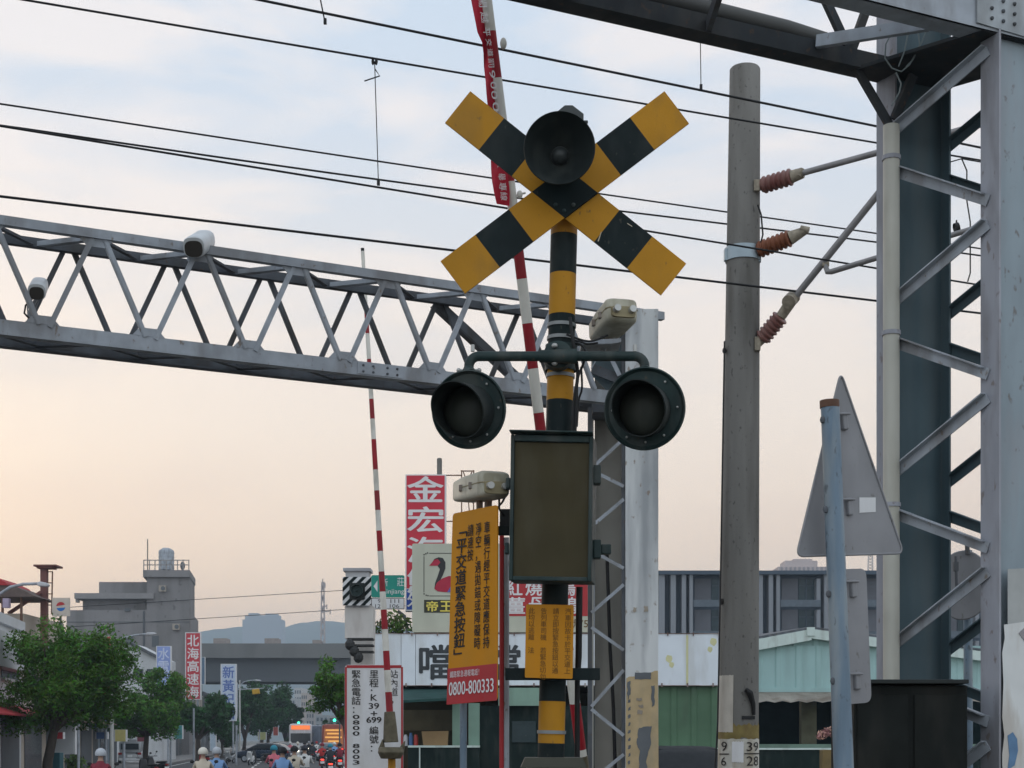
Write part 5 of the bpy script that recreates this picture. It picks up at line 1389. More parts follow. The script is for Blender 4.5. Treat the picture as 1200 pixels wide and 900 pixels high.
for k, (x0, x1, y0, d, c) in enumerate(((334, 346, 818, 400, (.40, .42, .43)), (345, 353, 806, 430, (.5, .5, .5)), (353, 360, 812, 380, (.45, .40, .37)), (359, 368, 826, 350, (.38, .36, .36)), (370, 384, 838, 300, (.30, .32, .33)), (384, 408, 842, 260, (.27, .28, .27)))):
    t = thing('far_street_building', ('wide grey house at the far street end beside the tree masses', 'tall narrow pale tower at the far end of the street', 'pinkish narrow tower at the far street end', 'low grey-pink house right of the far towers', 'grey house behind the box truck', 'long low house behind the drooping tree')[k], 'building', G((x0 + x1) / 2, d), 'buildings at the far end of the street')
    mb = MB(); fbox(mb, x0, y0, x1, HOR + EYE / d * F, d, 15); mb.build('wall', mat('far_wall_%d' % k, c, .8, var=.08, scale=.2), t)
    for r_ in range(3):
        for c_ in range(3):
            w = (x1 - x0) / 3.; mb = MB(); fbox(mb, x0 + w * (c_ + .25), y0 + 3 + 8 * r_, x0 + w * (c_ + .75), y0 + 7 + 8 * r_, d - .1, .2); mb.build('window', mat('far_pane', (.09, .11, .13), .3), t)
mb = MB(); fbox(mb, 337, 827, 343, 841, 300, .6); mb.build('vertical_shop_sign', mat('far_blue_sign', (.16, .40, .75), .5, var=.1), None, loc=P(340, 841, 300), label='tiny bright blue sign at the far end of the street', cat='sign')
# ------------------------------------------------------------------ left side of the street
M_pl = [mat('render_white', (.55, .56, .57), .8, var=.06, scale=.6, dirt=(.36, .36, .35), amt=.5, dscale=.6, dstretch=.2), mat('render_grey', (.235, .225, .225), .85, var=.06, scale=.3, dirt=(.165, .158, .152), amt=.7, dscale=.5, dstretch=.1, speck=(.13, .12, .12), sp_at=.64, sp_scale=2.),
        mat('render_beige', (.42, .37, .31), .8, var=.08, scale=.6, dirt=(.28, .24, .2), amt=.5, dscale=.6, dstretch=.2), mat('render_dark', (.11, .12, .13), .8, var=.15, scale=.5), mat('tile_blue_grey', (.20, .25, .29), .6, var=.1, scale=.6)]
M_win = mat('window_dark', (.03, .04, .045), .2, var=.2)
def row_house(name, label, off, d0, d1, z1, m, floors, bays, depth=9., awn=None, cat='building'):
    """a house along the left kerb: its street face runs from d0 to d1"""
    t = thing(name, label, cat, S(off, (d0 + d1) / 2))
    p0, p1 = S(off, d0), S(off, d1)
    q = MB(); q.prism([p0, p1, p1 + el_ * depth, p0 + el_ * depth], (0, 0, z1)); q.build('wall', m, t)
    q = MB(); q.prism([p0 - el_ * .15 + Vector((0, 0, z1)), p1 - el_ * .15 + Vector((0, 0, z1)), p1 + el_ * depth + Vector((0, 0, z1)), p0 + el_ * depth + Vector((0, 0, z1))], (0, 0, .35)); q.build('parapet', m, t)
    L = (p1 - p0).length; fh = (z1 - 3.4) / max(1, floors)
    for b in range(bays):
        s0 = L * (b + .12) / bays; s1 = L * (b + .88) / bays
        a, c = p0 + es_ * s0 - el_ * .03, p0 + es_ * s1 - el_ * .03
        q = MB(); q.prism([a + Vector((0, 0, .1)), c + Vector((0, 0, .1)), c + Vector((0, 0, 2.9)), a + Vector((0, 0, 2.9))], el_ * .02); q.build('shopfront', M_pl[3] if b % 2 else M_win, t)
        for f_ in range(floors):
            zb = 3.4 + fh * f_ + fh * .25
            q = MB(); q.prism([a + Vector((0, 0, zb)), c + Vector((0, 0, zb)), c + Vector((0, 0, zb + fh * .5)), a + Vector((0, 0, zb + fh * .5))], el_ * .02); w = q.build('window', M_win, t)
            q = MB(); q.beam(a - el_ * .04 + Vector((0, 0, zb - .06)), c - el_ * .04 + Vector((0, 0, zb - .06)), .14, .1); q.build('sill', m, w)
    # end wall towards the viewer: a dark doorway and windows
    for k in range(2):
        a = p0 + el_ * (1.2 + 3.6 * k) - es_ * .03; c = a + el_ * 2.0
        q = MB(); q.prism([a + Vector((0, 0, 3.8)), c + Vector((0, 0, 3.8)), c + Vector((0, 0, 5.0)), a + Vector((0, 0, 5.0))], es_ * .02)
        if z1 > 5.4: q.build('window', M_win, t)
    if awn:
        q = MB(); a, c = p0 + Vector((0, 0, 3.1)), p1 + Vector((0, 0, 3.1)); o = -el_ * 1.3 + Vector((0, 0, -.45)); q.prism([a, c, c + o, a + o], (0, 0, -.05)); q.build('awning', awn, t)
    return t
M_awr = mat('awning_red', (.38, .035, .04), .7, var=.15, scale=1)
wh = row_house('corner_house', 'white house with banded front at the left edge, near the big tree', -10.3, 40, 58, 5.9, M_pl[0], 1, 4, 9, M_awr)
q = MB(); a, c = S(-10.3, 40, 4.3) - el_ * .5, S(-10.3, 58, 4.3) - el_ * .5; q.prism([a, c, c + el_ * .5, a + el_ * .5], (0, 0, 1.2)); q.build('balcony', M_pl[0], wh)
row_house('shop_house', 'beige low shop house behind the big tree', -11, 62, 84, 4.9, M_pl[2], 1, 4, 10, mat('awning_brown', (.12, .07, .05), .8))
row_house('shop_house', 'blue-grey tiled shop house between the big tree and the white pole', -12.2, 86, 106, 6.6, M_pl[4], 1, 4, 11, mat('awning_teal', (.05, .14, .16), .7))
row_house('shop_house', 'beige two storey shop house behind the second tree', -12.5, 132, 150, 6.2, M_pl[2], 1, 4, 11, None)
row_house('shop_house', 'pale shop house beneath the red vertical sign', -12.2, 152, 167, 7.2, M_pl[1], 1, 3, 11, None)
row_house('shop_house', 'dark low shop house beyond the grey tower building', -11.5, 194, 225, 7.5, M_pl[3], 1, 5, 11, None)
row_house('shop_house', 'beige house under the blue and white vertical sign', -11.5, 180, 193, 9.5, M_pl[2], 2, 3, 11, None)
# white gable warehouse
wg = thing('gable_warehouse', 'white warehouse with shallow gable roof in front of the grey tower', 'warehouse', G(160, 125))
DW = 125.
mb = MB(); fbox(mb, 112, 786, 187, HOR + EYE / DW * F, DW, 6); mb.prism([P(112, 786, DW), P(187, 786, DW), P(187, 772, DW), P(150, 753, DW), P(112, 766, DW)], (0, 6, 0)); mb.build('wall', M_pl[0], wg)
mb = MB(); mb.beam(P(111, 766, DW - .1), P(150, 752.3, DW - .1), .4, .25); mb.beam(P(150, 752.3, DW - .1), P(188, 772, DW - .1), .4, .25); mb.build('roof_edge', M_galvd, wg)
for x in (158, 172):
    mb = MB(); fbox(mb, x, 784, x + 9, 796, DW - .1, .1); mb.build('window', M_win, wg)
# grey tower building
gt = thing('tower_building', 'plain grey building with stepped roof, water tank and roof railing', 'building', G(150, 170))
DG = 170.
def fboxs(m, x0, y0, x1, y1, d, dep): return m.prism([P(x0, y0, d), P(x1, y0, d), P(x1, y1, d), P(x0, y1, d)], es_ * dep)
mb = MB(); fboxs(mb, 78, 715, 222, HOR + EYE / DG * F, DG, 16); mb.build('wall', M_pl[1], gt)
mb = MB(); fboxs(mb, 172, 675, 222, 715.5, DG + .2, 9); fboxs(mb, 167.5, 668, 222.5, 676, DG - .3, 9.8); mb.build('stair_tower', M_pl[1], gt)
mb = MB(); fbox(mb, 97, 701, 178, 716, DG + 1.2, 8); fbox(mb, 116, 682, 174, 701, DG + 3, 8); mb.build('penthouse', M_pl[1], gt)
mb = MB(); fbox(mb, 87, 695, 180, 701.5, DG - .2, 10); fbox(mb, 88.5, 701, 92, 706, DG, .5); mb.build('roof_slab', mat('slab_grey', (.26, .25, .25), .85, var=.05), gt)
mb = MB(); fbox(mb, 78, 728.5, 222, 729.3, DG - .04, .03); fbox(mb, 146, 713, 152, 716, DG - .3, .3); mb.build('joint', M_pl[3], gt)
mb = MB()
for k in range(9): x = 168.5 + 6.6 * k; mb.beam(P(x, 656.5, DG), P(x, 668, DG), .1, .1)
for y in (656.5, 662): mb.beam(P(168, y, DG), P(222, y, DG), .1, .1)
mb.build('roof_railing', mat('railing_grey', (.34, .32, .31), .6), gt)
mb = MB(); c = P(195, 668, DG + 3); h = 26 / F * DG; mb.tube([c, c + Vector((0, 0, h * .86)), c + Vector((0, 0, h * .9)), c + Vector((0, 0, h))], [.86, .86, .8, .4], 24)
for k in range(5): mb.tube([c + Vector((0, 0, h * .17 * (k + .5) - .03)), c + Vector((0, 0, h * .17 * (k + .5) + .03))], .89, 24)
mb.build('water_tank', M_galv, gt, smooth=True)
mb = MB(); mb.tube([P(173, 675, DG), P(173, 632, DG)], .06, 6); mb.build('lightning_rod', M_galvd, gt)
mb = MB(); c = P(214, 663, DG + 2); mb.ell(c, (.28, .2, .5), 10); mb.tube([c + Vector((0, 0, -.6)), c], .12, 8); mb.build('roof_vent', M_pl[3], gt, smooth=True)
mb = MB()
for k in range(3):
    for j in range(3): fbox(mb, 118 + 30 * k, 745 + 30 * j, 126 + 30 * k, 758 + 30 * j, DG - .05, .05)
mb.parts('window_recess', M_pl[3], gt)

for x, y in ((126, 736), (206, 735), (190, 690)):
    t_ = thing('air_conditioner', {126: 'air conditioner box on the grey tower wall above the gable warehouse', 206: 'air conditioner box low on the grey tower near its right edge', 190: 'air conditioner box high on the stair tower under the tank'}[x], 'air conditioner', P(x, y, DG))
    mb = MB(); fbox(mb, x - 4, y - 4, x + 4, y + 3, DG - .45, .4); mb.build('casing', M_pl[2], t_)
    mb = MB(); mb.lathe([(0, .22), (.02, .24), (.02, 0)], P(x + 1, y - .5, DG - .46), (0, -1, 0), 16); mb.build('fan_grille', M_pl[3], t_)
mb = MB(); mb.tube([P(168.5, 716, DG - .1), P(168.5, 850, DG - .1)], .09, 8); mb.build('drain_pipe', M_pl[3], gt, smooth=True)
# rooftop shed, steel column, round-logo board
rsd = thing('rooftop_shed', 'red-topped tin shelter on posts on the roof at the left edge', 'shelter', P(15, 722, 66))
mb = MB(); mb.prism([P(-40, 700, 66), P(42, 699, 66), P(20, 688, 66), P(-5, 680, 66), P(-40, 672, 66)], (0, 3, 0)); mb.build('roof', mat('shed_roof_brown', (.12, .09, .08), .8, var=.2), rsd)
mb = MB(); mb.prism([P(-42, 676, 65.9), P(-6, 676, 65.9), P(6, 682, 65.9), P(10, 686, 65.9), P(-42, 684, 65.9)], (0, 3.3, 0)); mb.build('red_cover', M_awr, rsd)
mb = MB()
for x in (25, 3, -20): mb.beam(P(x, 700, 66.3), P(x, 730, 66.3), .09, .09)
mb.parts('post', M_rust, rsd)
mb = MB(); fbox(mb, 3, 701, 10, 712, 65.8, .3); mb.build('panel', mat('lilac_panel', (.36, .30, .40), .7), rsd)
mb = MB(); fbox(mb, -60, 719, 28, 745, 67, 6); mb.build('base_wall', M_pl[2], rsd)
sc = thing('steel_column', 'rust red steel column with flat cap and a ladder, on a roof', 'column', G(53, 68, 4.9))
mb = MB(); a = P(52, 664, 68); mb.box((a.x, 68, (a.z + 4.9) / 2), (.28, .28, a.z - 4.9)); mb.build('shaft', mat('column_rust', (.17, .075, .065), .7, var=.2, scale=2), sc)
mb = MB(); fbox(mb, 39, 661.5, 66, 663.5, 67.6, 1.0); fbox(mb, 43, 663.5, 62, 666, 67.7, .6); mb.build('cap', _mats['column_rust'], sc)
mb = MB(); mb.beam(P(61.5, 670, 68), P(60.5, 720, 68), .05, .05)
for y in (670, 683, 696, 709): mb.beam(P(55, y, 68), P(62, y, 68), .04, .04)
mb.build('ladder', M_rust, sc)
mb = MB(); mb.beam(P(10, 719, 67.8), P(48, 694, 67.8), .14, .14); mb.build('strut', _mats['column_rust'], sc)
lg = thing('logo_board', 'small beige board with a red, white and blue round emblem above the tree', 'sign', P(71, 722, 64))
qd = front(61, 700.5, 81.5, 722, 64)
mb = MB(); mb.slab(qd, .1); lgb = mb.build('board', mat('board_beige', (.52, .46, .40), .6), lg)
def halfdisc(m, a0, a1, w):
    m.prism([qd.pt(.5 + .26 * math.cos(R(a)), .52 + .25 * math.sin(R(a)), w) for a in range(a0, a1 + 1, 10)], (0, .004, 0))
mb = MB(); halfdisc(mb, 25, 175, .008); mb.build('emblem_red', M_sred, lgb)
mb = MB(); halfdisc(mb, 200, 350, .008); mb.build('emblem_blue', mat('emblem_deep_blue', (.03, .15, .42), .6), lgb)
mb = MB(); mb.tube([P(71, 722, 64.1), P(71, 760, 64.1)], .05, 8); mb.build('pole', M_galvd, lg)

def street_lamp(px, d, ytop, arm, label):
    t = thing('street_lamp', label, 'street lamp', G(px, d), 'street lamps')
    m = MB(); m.tube([G(px, d), P(px, (ytop + HOR) / 2, d), P(px, ytop, d)], [.11, .085, .06], 12); m.build('pole', mat('lamp_post_white', (.50, .50, .48), .6, var=.08, dirt=(.33, .33, .3), amt=.4), t, smooth=True)
    m = MB(); m.tube([P(x, y, d) for x, y in arm[:-1]], .045, 8); m.build('arm', M_galv, t, smooth=True)
    m = MB(); (x0, y0), (x1, y1) = arm[-2], arm[-1]; loft(m, P(x0, y0, d), P(x1, y1, d), (0, 0, 1), [(0, .12, .08, 0), (.2, .26, .15, 0), (.8, .26, .12, 0), (1, .1, .05, 0)]); m.build('lamp_head', mat('lamp_head_grey', (.50, .50, .52), .5), t, smooth=True)
street_lamp(131, 75, 745, [(131, 757), (140, 749), (157, 744.5), (171, 743), (183, 742.5)], 'white street lamp pole beside the big tree, arm reaching right')
street_lamp(-14, 46, 686, [(-14, 712), (-3, 698), (12, 688), (28, 684.5), (44, 684), (58, 686)], 'grey street lamp arm reaching in from the left edge')
street_lamp(281, 150, 797, [(281, 803), (286, 799), (292, 797.5), (299, 797), (306, 797.5)], 'small street lamp in front of the dark tree mass')
M_tl = mat('signal_amber', (.52, .30, .02), .5, var=.1)
tls = thing('traffic_light', 'amber yellow traffic light box hanging over the street', 'traffic light', P(301, 815, 150))
mb = MB(); loft(mb, P(296, 811, 150), P(304, 810, 150), (0, 0, 1), [(0, .4, .5, 0), (1, .4, .5, 0)]); mb.build('housing', M_tl, tls)
mb = MB(); mb.beam(P(278, 808, 150.2), P(309, 806.5, 150.2), .1, .1); mb.beam(P(278, 800, 150.2), G(278, 150.2), .14, .14); mb.build('pole', M_galv, tls)
M_grl = mat('green_lamp', (.02, .2, .12), .4, emit=(.05, 1., .5), estr=3.0)
for x, y, d, lb_ in ((392, 844, 150, 'green traffic light near the drooping tree'), (350, 847, 190, 'tiny green traffic light at the far end of the street')):
    t = thing('traffic_light', lb_, 'traffic light', G(x, d))
    mb = MB(); mb.box(P(x, y, d + .1), (.9, .3, .42)); mb.beam(P(x + 6, y, d + .2), G(x + 6, d + .2), .14, .14); mb.beam(P(x, y - 2, d + .2), P(x + 6, y - 2, d + .2), .08, .08); mb.build('housing', M_pl[3], t)
    mb = MB(); mb.ell(P(x, y, d - .05), (.15, .06, .15), 12); mb.build('green_light', M_grl, t, smooth=True)

# vertical signs along the street
def vsign(x0, y0, x1, y1, d, face, txt, tm, label, border=True, pole=True):
    t = thing('vertical_shop_sign', label, 'sign', G((x0 + x1) / 2, d), 'vertical signs along the left pavement')
    q = front(x0, y0, x1, y1, d); m = MB(); m.slab(q, .3); b = m.build('box', M_swht, t)
    m = MB(); m.slab(q, .004, u0=.06, v0=.012, u1=.94, v1=.988, w=.006); m.build('face', face, b)
    if txt:
        m = MB(); n_ = len(txt)
        for i, c in enumerate(txt):
            if c != ' ': m.text(q, c, .14, .97 - (i + .93) * .95 / n_, .86, .97 - (i + .05) * .95 / n_, .012, bold=.02)
        m.build('lettering', tm, b)
    if pole:
        m = MB(); m.tube([G(x1 - (x1 - x0) * .2, d + .2), P(x1 - (x1 - x0) * .2, y1 - 2, d + .2)], .08, 8); m.build('pole', M_galv, t, smooth=True)
    return t
M_vr = mat('street_sign_red', (.50, .05, .065), .5, var=.06, scale=1)
M_vb = mat('street_sign_blue', (.26, .33, .62), .5, var=.1, scale=1)
M_vbt = mat('street_blue_letters', (.10, .16, .42), .6)
vsign(217, 741, 235.5, 820, 120, M_vr, '北海高速海', M_textw, 'red vertical sign with white characters at the end of the grey tower')
vsign(183, 757, 200.5, 806, 112, M_vb, '水電行', mat('pale_blue_letters', (.55, .60, .75), .6), 'pale violet-blue vertical sign in front of the white gable')
vsign(258.5, 778, 277, 845, 135, mat('pale_blue_face', (.50, .57, .68), .5, var=.05), '新黃記麵', M_vbt, 'white vertical sign with blue characters left of the dark trees')
vsign(236, 770, 240, 802, 128, mat('slate_blue', (.12, .18, .25), .6), '', None, 'narrow slate blue vertical sign just behind the red one', pole=False)
vsign(121, 745, 130.5, 834, 84, M_vr, '', None, 'faded red sign half hidden behind the white street lamp', pole=False)
vsign(108, 828, 128, 853, 83, mat('grid_blue', (.12, .17, .28), .5, var=.3, scale=3), '', None, 'dark blue sign below the faded red one')
vsign(134, 855, 148, 869, 88, mat('sign_pale_yellow', (.48, .42, .16), .5, var=.1), '', None, 'pale yellow sign between white lamp pole and second tree')
vsign(88, 845, 102, 856, 76, mat('sign_cream', (.50, .46, .30), .5, var=.1), '', None, 'cream shop sign under the big tree', pole=False)
vsign(60, 822, 88, 884, 70, M_pl[0], '', None, 'blank white hoarding behind the trunk of the big tree', pole=False)
vsign(302, 858, 312, 867, 170, mat('sign_pale_green', (.42, .42, .18), .5), '', None, 'small yellowish sign under the dark trees', pole=False)
for x0, y0, x1, y1, d_, c_, l_ in ((66, 858, 74, 866, 66, (.42, .04, .05), 'small red shop sign low behind the trunk of the big tree'), (92, 836, 101, 843, 78, (.62, .55, .05), 'bright yellow small sign glimpsed through the big tree'),
        (112, 858, 126, 866, 84, (.08, .14, .3), 'dark blue shop sign just left of the lamp pole foot'), (160, 862, 174, 869, 98, (.30, .10, .12), 'dull maroon shop sign behind the second tree trunk'), (204, 850, 214, 866, 110, (.08, .25, .25), 'teal shop sign between the second tree and red vertical sign'),
        (246, 852, 253, 880, 128, (.42, .50, .58), 'pale blue banner between two trees left of the pale blue sign'), (320, 852, 326, 862, 178, (.35, .08, .06), 'little red sign at the end of the dark tree row')):
    vsign(x0, y0, x1, y1, d_, mat('shop_face_%d' % x0, c_, .6, var=.15), '', None, l_, pole=False)
mb = MB(); fbox(mb, 55, 882, 70, 905, 57, .5); mb.build('utility_box', mat('utility_teal', (.03, .10, .12), .6, var=.15), None, loc=G(62, 57), label='dark teal utility box at the foot of the big tree', cat='utility box', bevel=.02)

# ------------------------------------------------------------------ trees
def tree(label, px, d, wpx, ytop, ybot, m, seed, nleaf=110, ncl=90, lean=0., droop=False, size=None, name='street_tree'):
    rr = random.Random(seed)
    t = thing(name, label, 'tree', G(px, d), 'street trees')
    b = G(px, d); rx = wpx / 2 / F * d; zt, zb = EYE + (HOR - ytop) / F * d, EYE + (HOR - ybot) / F * d
    cx = b + Vector((lean, 0, (zt + zb) / 2)); rz = (zt - zb) / 2
    cs = []
    lobes = []
    for k in range(9):
        a = 2.4 * k + rr.uniform(-.3, .3); h = rr.uniform(-.75, .8); r_ = math.sqrt(max(.05, 1 - h * h)) * rr.uniform(.45, .8)
        lobes.append((cx + Vector((math.cos(a) * rx * r_, math.sin(a) * rx * r_, h * rz * .72)), rr.uniform(.34, .52)))
    for k in range(ncl):
        o, lr = rr.choice(lobes)
        while True:
            p = Vector((rr.uniform(-1, 1), rr.uniform(-1, 1), rr.uniform(-1, 1)))
            if p.length <= 1: break
        c = o + Vector((p.x * rx, p.y * rx, p.z * rz)) * lr
        cs.append((c, min(rx, rz) * rr.uniform(.17, .30)))
    v, f = leaves(cs, nleaf, 1.0, (size or max(.085, d * .0015)) * .9, rr)
    q = MB(); q.add(v, f); q.build('crown', m, t)
    q = MB(); th = max(.10, rx * .075)
    fork = b + Vector((lean * .35, 0, zb + rz * .15)); mid = b + Vector((lean * .1 + rr.uniform(-.12, .12), 0, zb * .55))
    q.tube([b, b + Vector((0, 0, .25)), mid, fork], [th * 1.5, th * 1.1, th, th * .8], 10)
    for o, lr in lobes:
        m1 = fork.lerp(o, .5) + Vector((rr.uniform(-.2, .2), rr.uniform(-.2, .2), .15)); q.tube([fork - Vector((0, 0, .1)), m1, o], [th * .6, th * .4, th * .15], 7)
    q.build('trunk', M_bark, t, smooth=True)
    return t
tree('big leafy green tree in front of the white house and grey tower', 55, 52, 156, 714, 864, M_leaf, 21, 170, 170, .75)
tree('second green tree behind the white street lamp pole', 172, 92, 88, 783, 868, M_leaf, 22, 130, 110, .0)
tree('small dark tree below the red vertical sign', 232, 118, 78, 812, 870, M_leafd, 23, 100, 90)
tree('dark tree left of the amber traffic light', 287, 160, 62, 800, 872, M_leafd, 24, 100, 90, size=.22)
tree('tall dark tree right of the amber traffic light', 314, 185, 62, 797, 872, M_leafd, 25, 100, 90, size=.25)
tree('bluish tall tree under the overpass', 306, 230, 70, 796, 850, M_leafd, 26, 60, 70, size=.33)
tree('low tree where the dark tree row ends', 334, 215, 34, 818, 872, M_leafd, 27, 80, 60, size=.3)
tree('drooping green tree overhanging the street beside the kilometre sign', 409, 62, 100, 776, 854, M_leaf, 28, 120, 90, -.5)
tree('dim tree behind the green traffic light', 392, 175, 34, 836, 874, M_leafd, 29, 50, 40, size=.26)
tree('small tree beyond the pale blue sign', 260, 150, 40, 832, 874, M_leafd, 30, 80, 60, size=.22)
# shrub by the kerb
sb = thing('kerb_shrub', 'yellow-green shrub at the kerb beside the big tree', 'shrub', S(-9.6, 70))
cs = [(G(x, 66, z), .35) for x, z in ((84, .9), (88, .7), (92, .9), (96, .6), (86, .4), (94, .3))]
v, f = leaves(cs, 70, 1, .12, rng); mb = MB(); mb.add(v, f); mb.build('foliage', M_leafl, sb)

# ------------------------------------------------------------------ traffic
def wheel(root, x, y, r, w, nm='wheel'):
    q = MB(); q.lathe([(-w / 2, r * .6), (-w / 2, r * .92), (-w * .3, r), (w * .3, r), (w / 2, r * .92), (w / 2, r * .6)], (x, y, r), (1, 0, 0), 24); o = q.build('wheel', mat('tyre', (.018, .018, .018), .8), root, smooth=True)
    q = MB(); q.lathe([(-w * .5, 0), (-w * .5, r * .62), (w * .5, r * .62), (w * .5, 0)], (x, y, r), (1, 0, 0), 20); q.build('rim', M_galv, o, smooth=True)
M_tail = mat('tail_light', (.4, .01, .01), .3, emit=(1, .05, .03), estr=3.0)
M_tailo = mat('tail_light_off', (.25, .01, .01), .3)
M_head = mat('head_light', (.8, .8, .75), .3, emit=(1, .93, .75), estr=4.0)
M_plate = mat('number_plate', (.7, .7, .7), .5)
M_glass = mat('car_glass', (.02, .026, .03), .1, spec=.8)
def car(label, paint, loc, rz, van=False, lit=False, cat='car', grp='cars in the street'):
    t = thing('parked_car' if not lit else 'moving_car', label, cat, (0, 0, 0), grp)
    q = MB(); L, W = 4.5, 1.75
    loft(q, (0, -L / 2, .62), (0, L / 2, .62), (0, 0, 1), [(0, W * .8, .42, 0), (.02, W * .92, .58, 0), (.10, W, .66, .03), (.5, W, .70, .04), (.85, W * .98, .62, .0), (.96, W * .9, .5, -.03), (1, W * .76, .32, -.06)], ex=.3); q.build('body', paint, t, smooth=True)
    q = MB()
    if van: cab = [(0, W * .80, .05, -.26), (.03, W * .86, .86, .14), (.55, W * .88, .90, .16), (.78, W * .84, .45, -.06), (.86, W * .80, .05, -.26)]
    else: cab = [(.02, W * .82, .05, -.26), (.16, W * .78, .50, -.02), (.30, W * .74, .62, .04), (.55, W * .74, .62, .04), (.66, W * .78, .42, -.06), (.80, W * .82, .05, -.26)]
    loft(q, (0, -L / 2, 1.2), (0, L / 2, 1.2), (0, 0, 1), cab, ex=.4); q.build('cabin', paint if van else M_glass, t, smooth=True)
    if van:
        q = MB(); q.box((0, -L / 2 - .01, 1.32), (W * .7, .05, .42)); q.build('rear_window', M_glass, t, bevel=.01)
    q = MB(); loft(q, (0, -L / 2 + L * (.04 if van else .24), 1.47 if not van else 1.70 + .09), (0, -L / 2 + L * .6, 1.47 if not van else 1.79), (0, 0, 1), [(0, W * .66, .06, 0), (.5, W * .72, .11, .02), (1, W * .66, .06, 0)], ex=.5); q.build('roof', paint, t, smooth=True)
    for x in (-W / 2 + .1, W / 2 - .1):
        for y in (-1.35, 1.35): wheel(t, x, y, .31, .2)
    for s in (-1, 1):
        q = MB(); q.box((s * W * .38, -L / 2 + .03, .82), (.26, .1, .16)); q.build('tail_light', M_tail if lit else M_tailo, t, bevel=.02)
        q = MB(); q.box((s * W * .34, L / 2 - .08, .66), (.3, .12, .14)); q.build('headlight', M_bolt, t, bevel=.02)
    q = MB(); q.box((0, -L / 2 - .012, .66), (.34, .02, .16)); q.build('number_plate', M_plate, t)
    q = MB(); q.box((0, -L / 2 + .02, .42), (W * .86, .16, .16)); q.build('bumper', M_pl[3] if not van else M_swht, t, bevel=.03)
    t.location = loc; t.rotation_euler = (0, 0, rz); ORG[t.name] = Vector(loc)
    return t
sa = math.atan2(-SL, 1)       # heading of the street
M_navy = mat('car_navy', (.022, .035, .06), .25, .2, var=.05)
M_dcar = mat('car_dark', (.014, .016, .018), .6, .0, var=.05, spec=.15)
M_silv = mat('car_silver', (.36, .37, .38), .3, .4, var=.05)
car('dark navy car parked across the pavement under the dark trees', M_navy, G(310, 122), sa + R(68))
car('black car behind the navy one, by the kerb', M_dcar, G(327, 155), sa + R(20))
car('silver van parked at the left kerb under the second tree', M_silv, G(156, 110), sa, van=True)
suv = car('dark parked car with only its roof showing, right of the gantry column', M_dcar, Vector((xs(801, 30), 32, .02)), sa)
suv.scale = (1.16, 1.06, 1.09)
for c_ in suv.children:
    if c_.name.split('.')[0] == 'cabin': c_.material_slots[0].link = 'OBJECT'; c_.material_slots[0].material = M_dcar
def truck(label, loc, rz, boxm, kind):
    t = thing('bus' if kind == 'bus' else 'box_truck', label, 'bus' if kind == 'bus' else 'truck', (0, 0, 0))
    W, Hh, L = (2.4, 3.0, 9.0) if kind == 'bus' else (2.2, 2.9, 6.0)
    q = MB(); loft(q, (0, -L / 2, .55 + Hh / 2 - .1), (0, L / 2, .55 + Hh / 2 - .1), (0, 0, 1), [(0, W * .95, Hh * .95, 0), (.02, W, Hh, 0), (.98, W, Hh, 0), (1, W * .95, Hh * .94, 0)], ex=.18); q.build('body', boxm, t, smooth=True)
    for x in (-W / 2 + .2, W / 2 - .2):
        for y in (-L * .28, L * .32): wheel(t, x, y, .46, .3)
    f = -1
    if kind == 'bus':
        q = MB(); q.box((0, -L / 2 - .02, 1.95), (W * .86, .04, 1.0)); q.build('windscreen', M_glass, t)
        q = MB(); q.box((0, -L / 2 - .03, 3.05), (W * .8, .04, .42)); q.build('destination_display', mat('led_orange', (.2, .05, .01), .4, emit=(1, .22, .06), estr=.9), t)
        for s in (-1, 1):
            q = MB(); q.ell((s * .85, -L / 2 - .02, .85), (.16, .08, .13), 12); q.build('headlight', M_head, t, smooth=True)
            q = MB(); q.box((s * 1.32, -L / 2 - .1, 2.3), (.16, .1, .4)); q.build('mirror', M_pl[3], t)
            for k in range(5):
                q = MB(); q.box((s * (W / 2 + .01), -L / 2 + 1.6 + 1.5 * k, 2.2), (.03, 1.25, .8)); q.build('window', M_glass, t)
    else:
        q = MB(); loft(q, (0, L / 2, 1.35), (0, L / 2 + 1.6, 1.35), (0, 0, 1), [(0, 2.0, 1.9, 0), (.6, 2.0, 1.8, 0), (1, 1.9, 1.2, -.3)], ex=.3); q.build('cab', M_swht, t, smooth=True); 
        for s in (-1, 1):
            wheel(t, s * .85, L / 2 + .8, .44, .28)
            q = MB(); q.box((s * .8, -L / 2 - .03, .75), (.36, .06, .18)); q.build('tail_light', M_tail, t)
        q = MB(); q.box((0, -L / 2 - .02, .6), (2.0, .06, .12)); q.build('bumper', M_pl[3], t)
        if kind == 'amber':
            q = MB(); q.box((0, -L / 2 - .02, 2.1), (1.9, .04, 1.6)); q.build('rear_panel', mat('amber_panel', (.45, .15, .05), .5, emit=(1, .35, .10), estr=.08), t)
            for zz, ww in ((2.75, 1.6), (2.4, 1.3), (2.02, 1.7), (1.62, 1.1)):
                q = MB(); q.box((0, -L / 2 - .05, zz), (ww, .03, .16)); q.build('lit_row', mat('amber_lit', (.6, .3, .06), .5, emit=(1, .50, .14), estr=.55), t)
        else:
            for s in (-1, 1):
                q = MB(); q.box((s * .52, -L / 2 - .015, 2.0), (.98, .03, 2.5)); q.build('rear_door', mat('truck_door', (.13, .15, .19), .5), t)
    t.location = loc; t.rotation_euler = (0, 0, rz)
truck('white city bus coming towards the crossing with an orange destination display', G(352, 165), sa, M_swht, 'bus')
truck('dark grey box truck driving away, seen from behind', G(373.5, 172), sa, mat('truck_grey', (.24, .26, .30), .5), 'plain')
truck('truck with a glowing amber rear panel beside the kilometre sign', G(390, 160), sa, mat('truck_red', (.36, .10, .07), .5), 'amber')

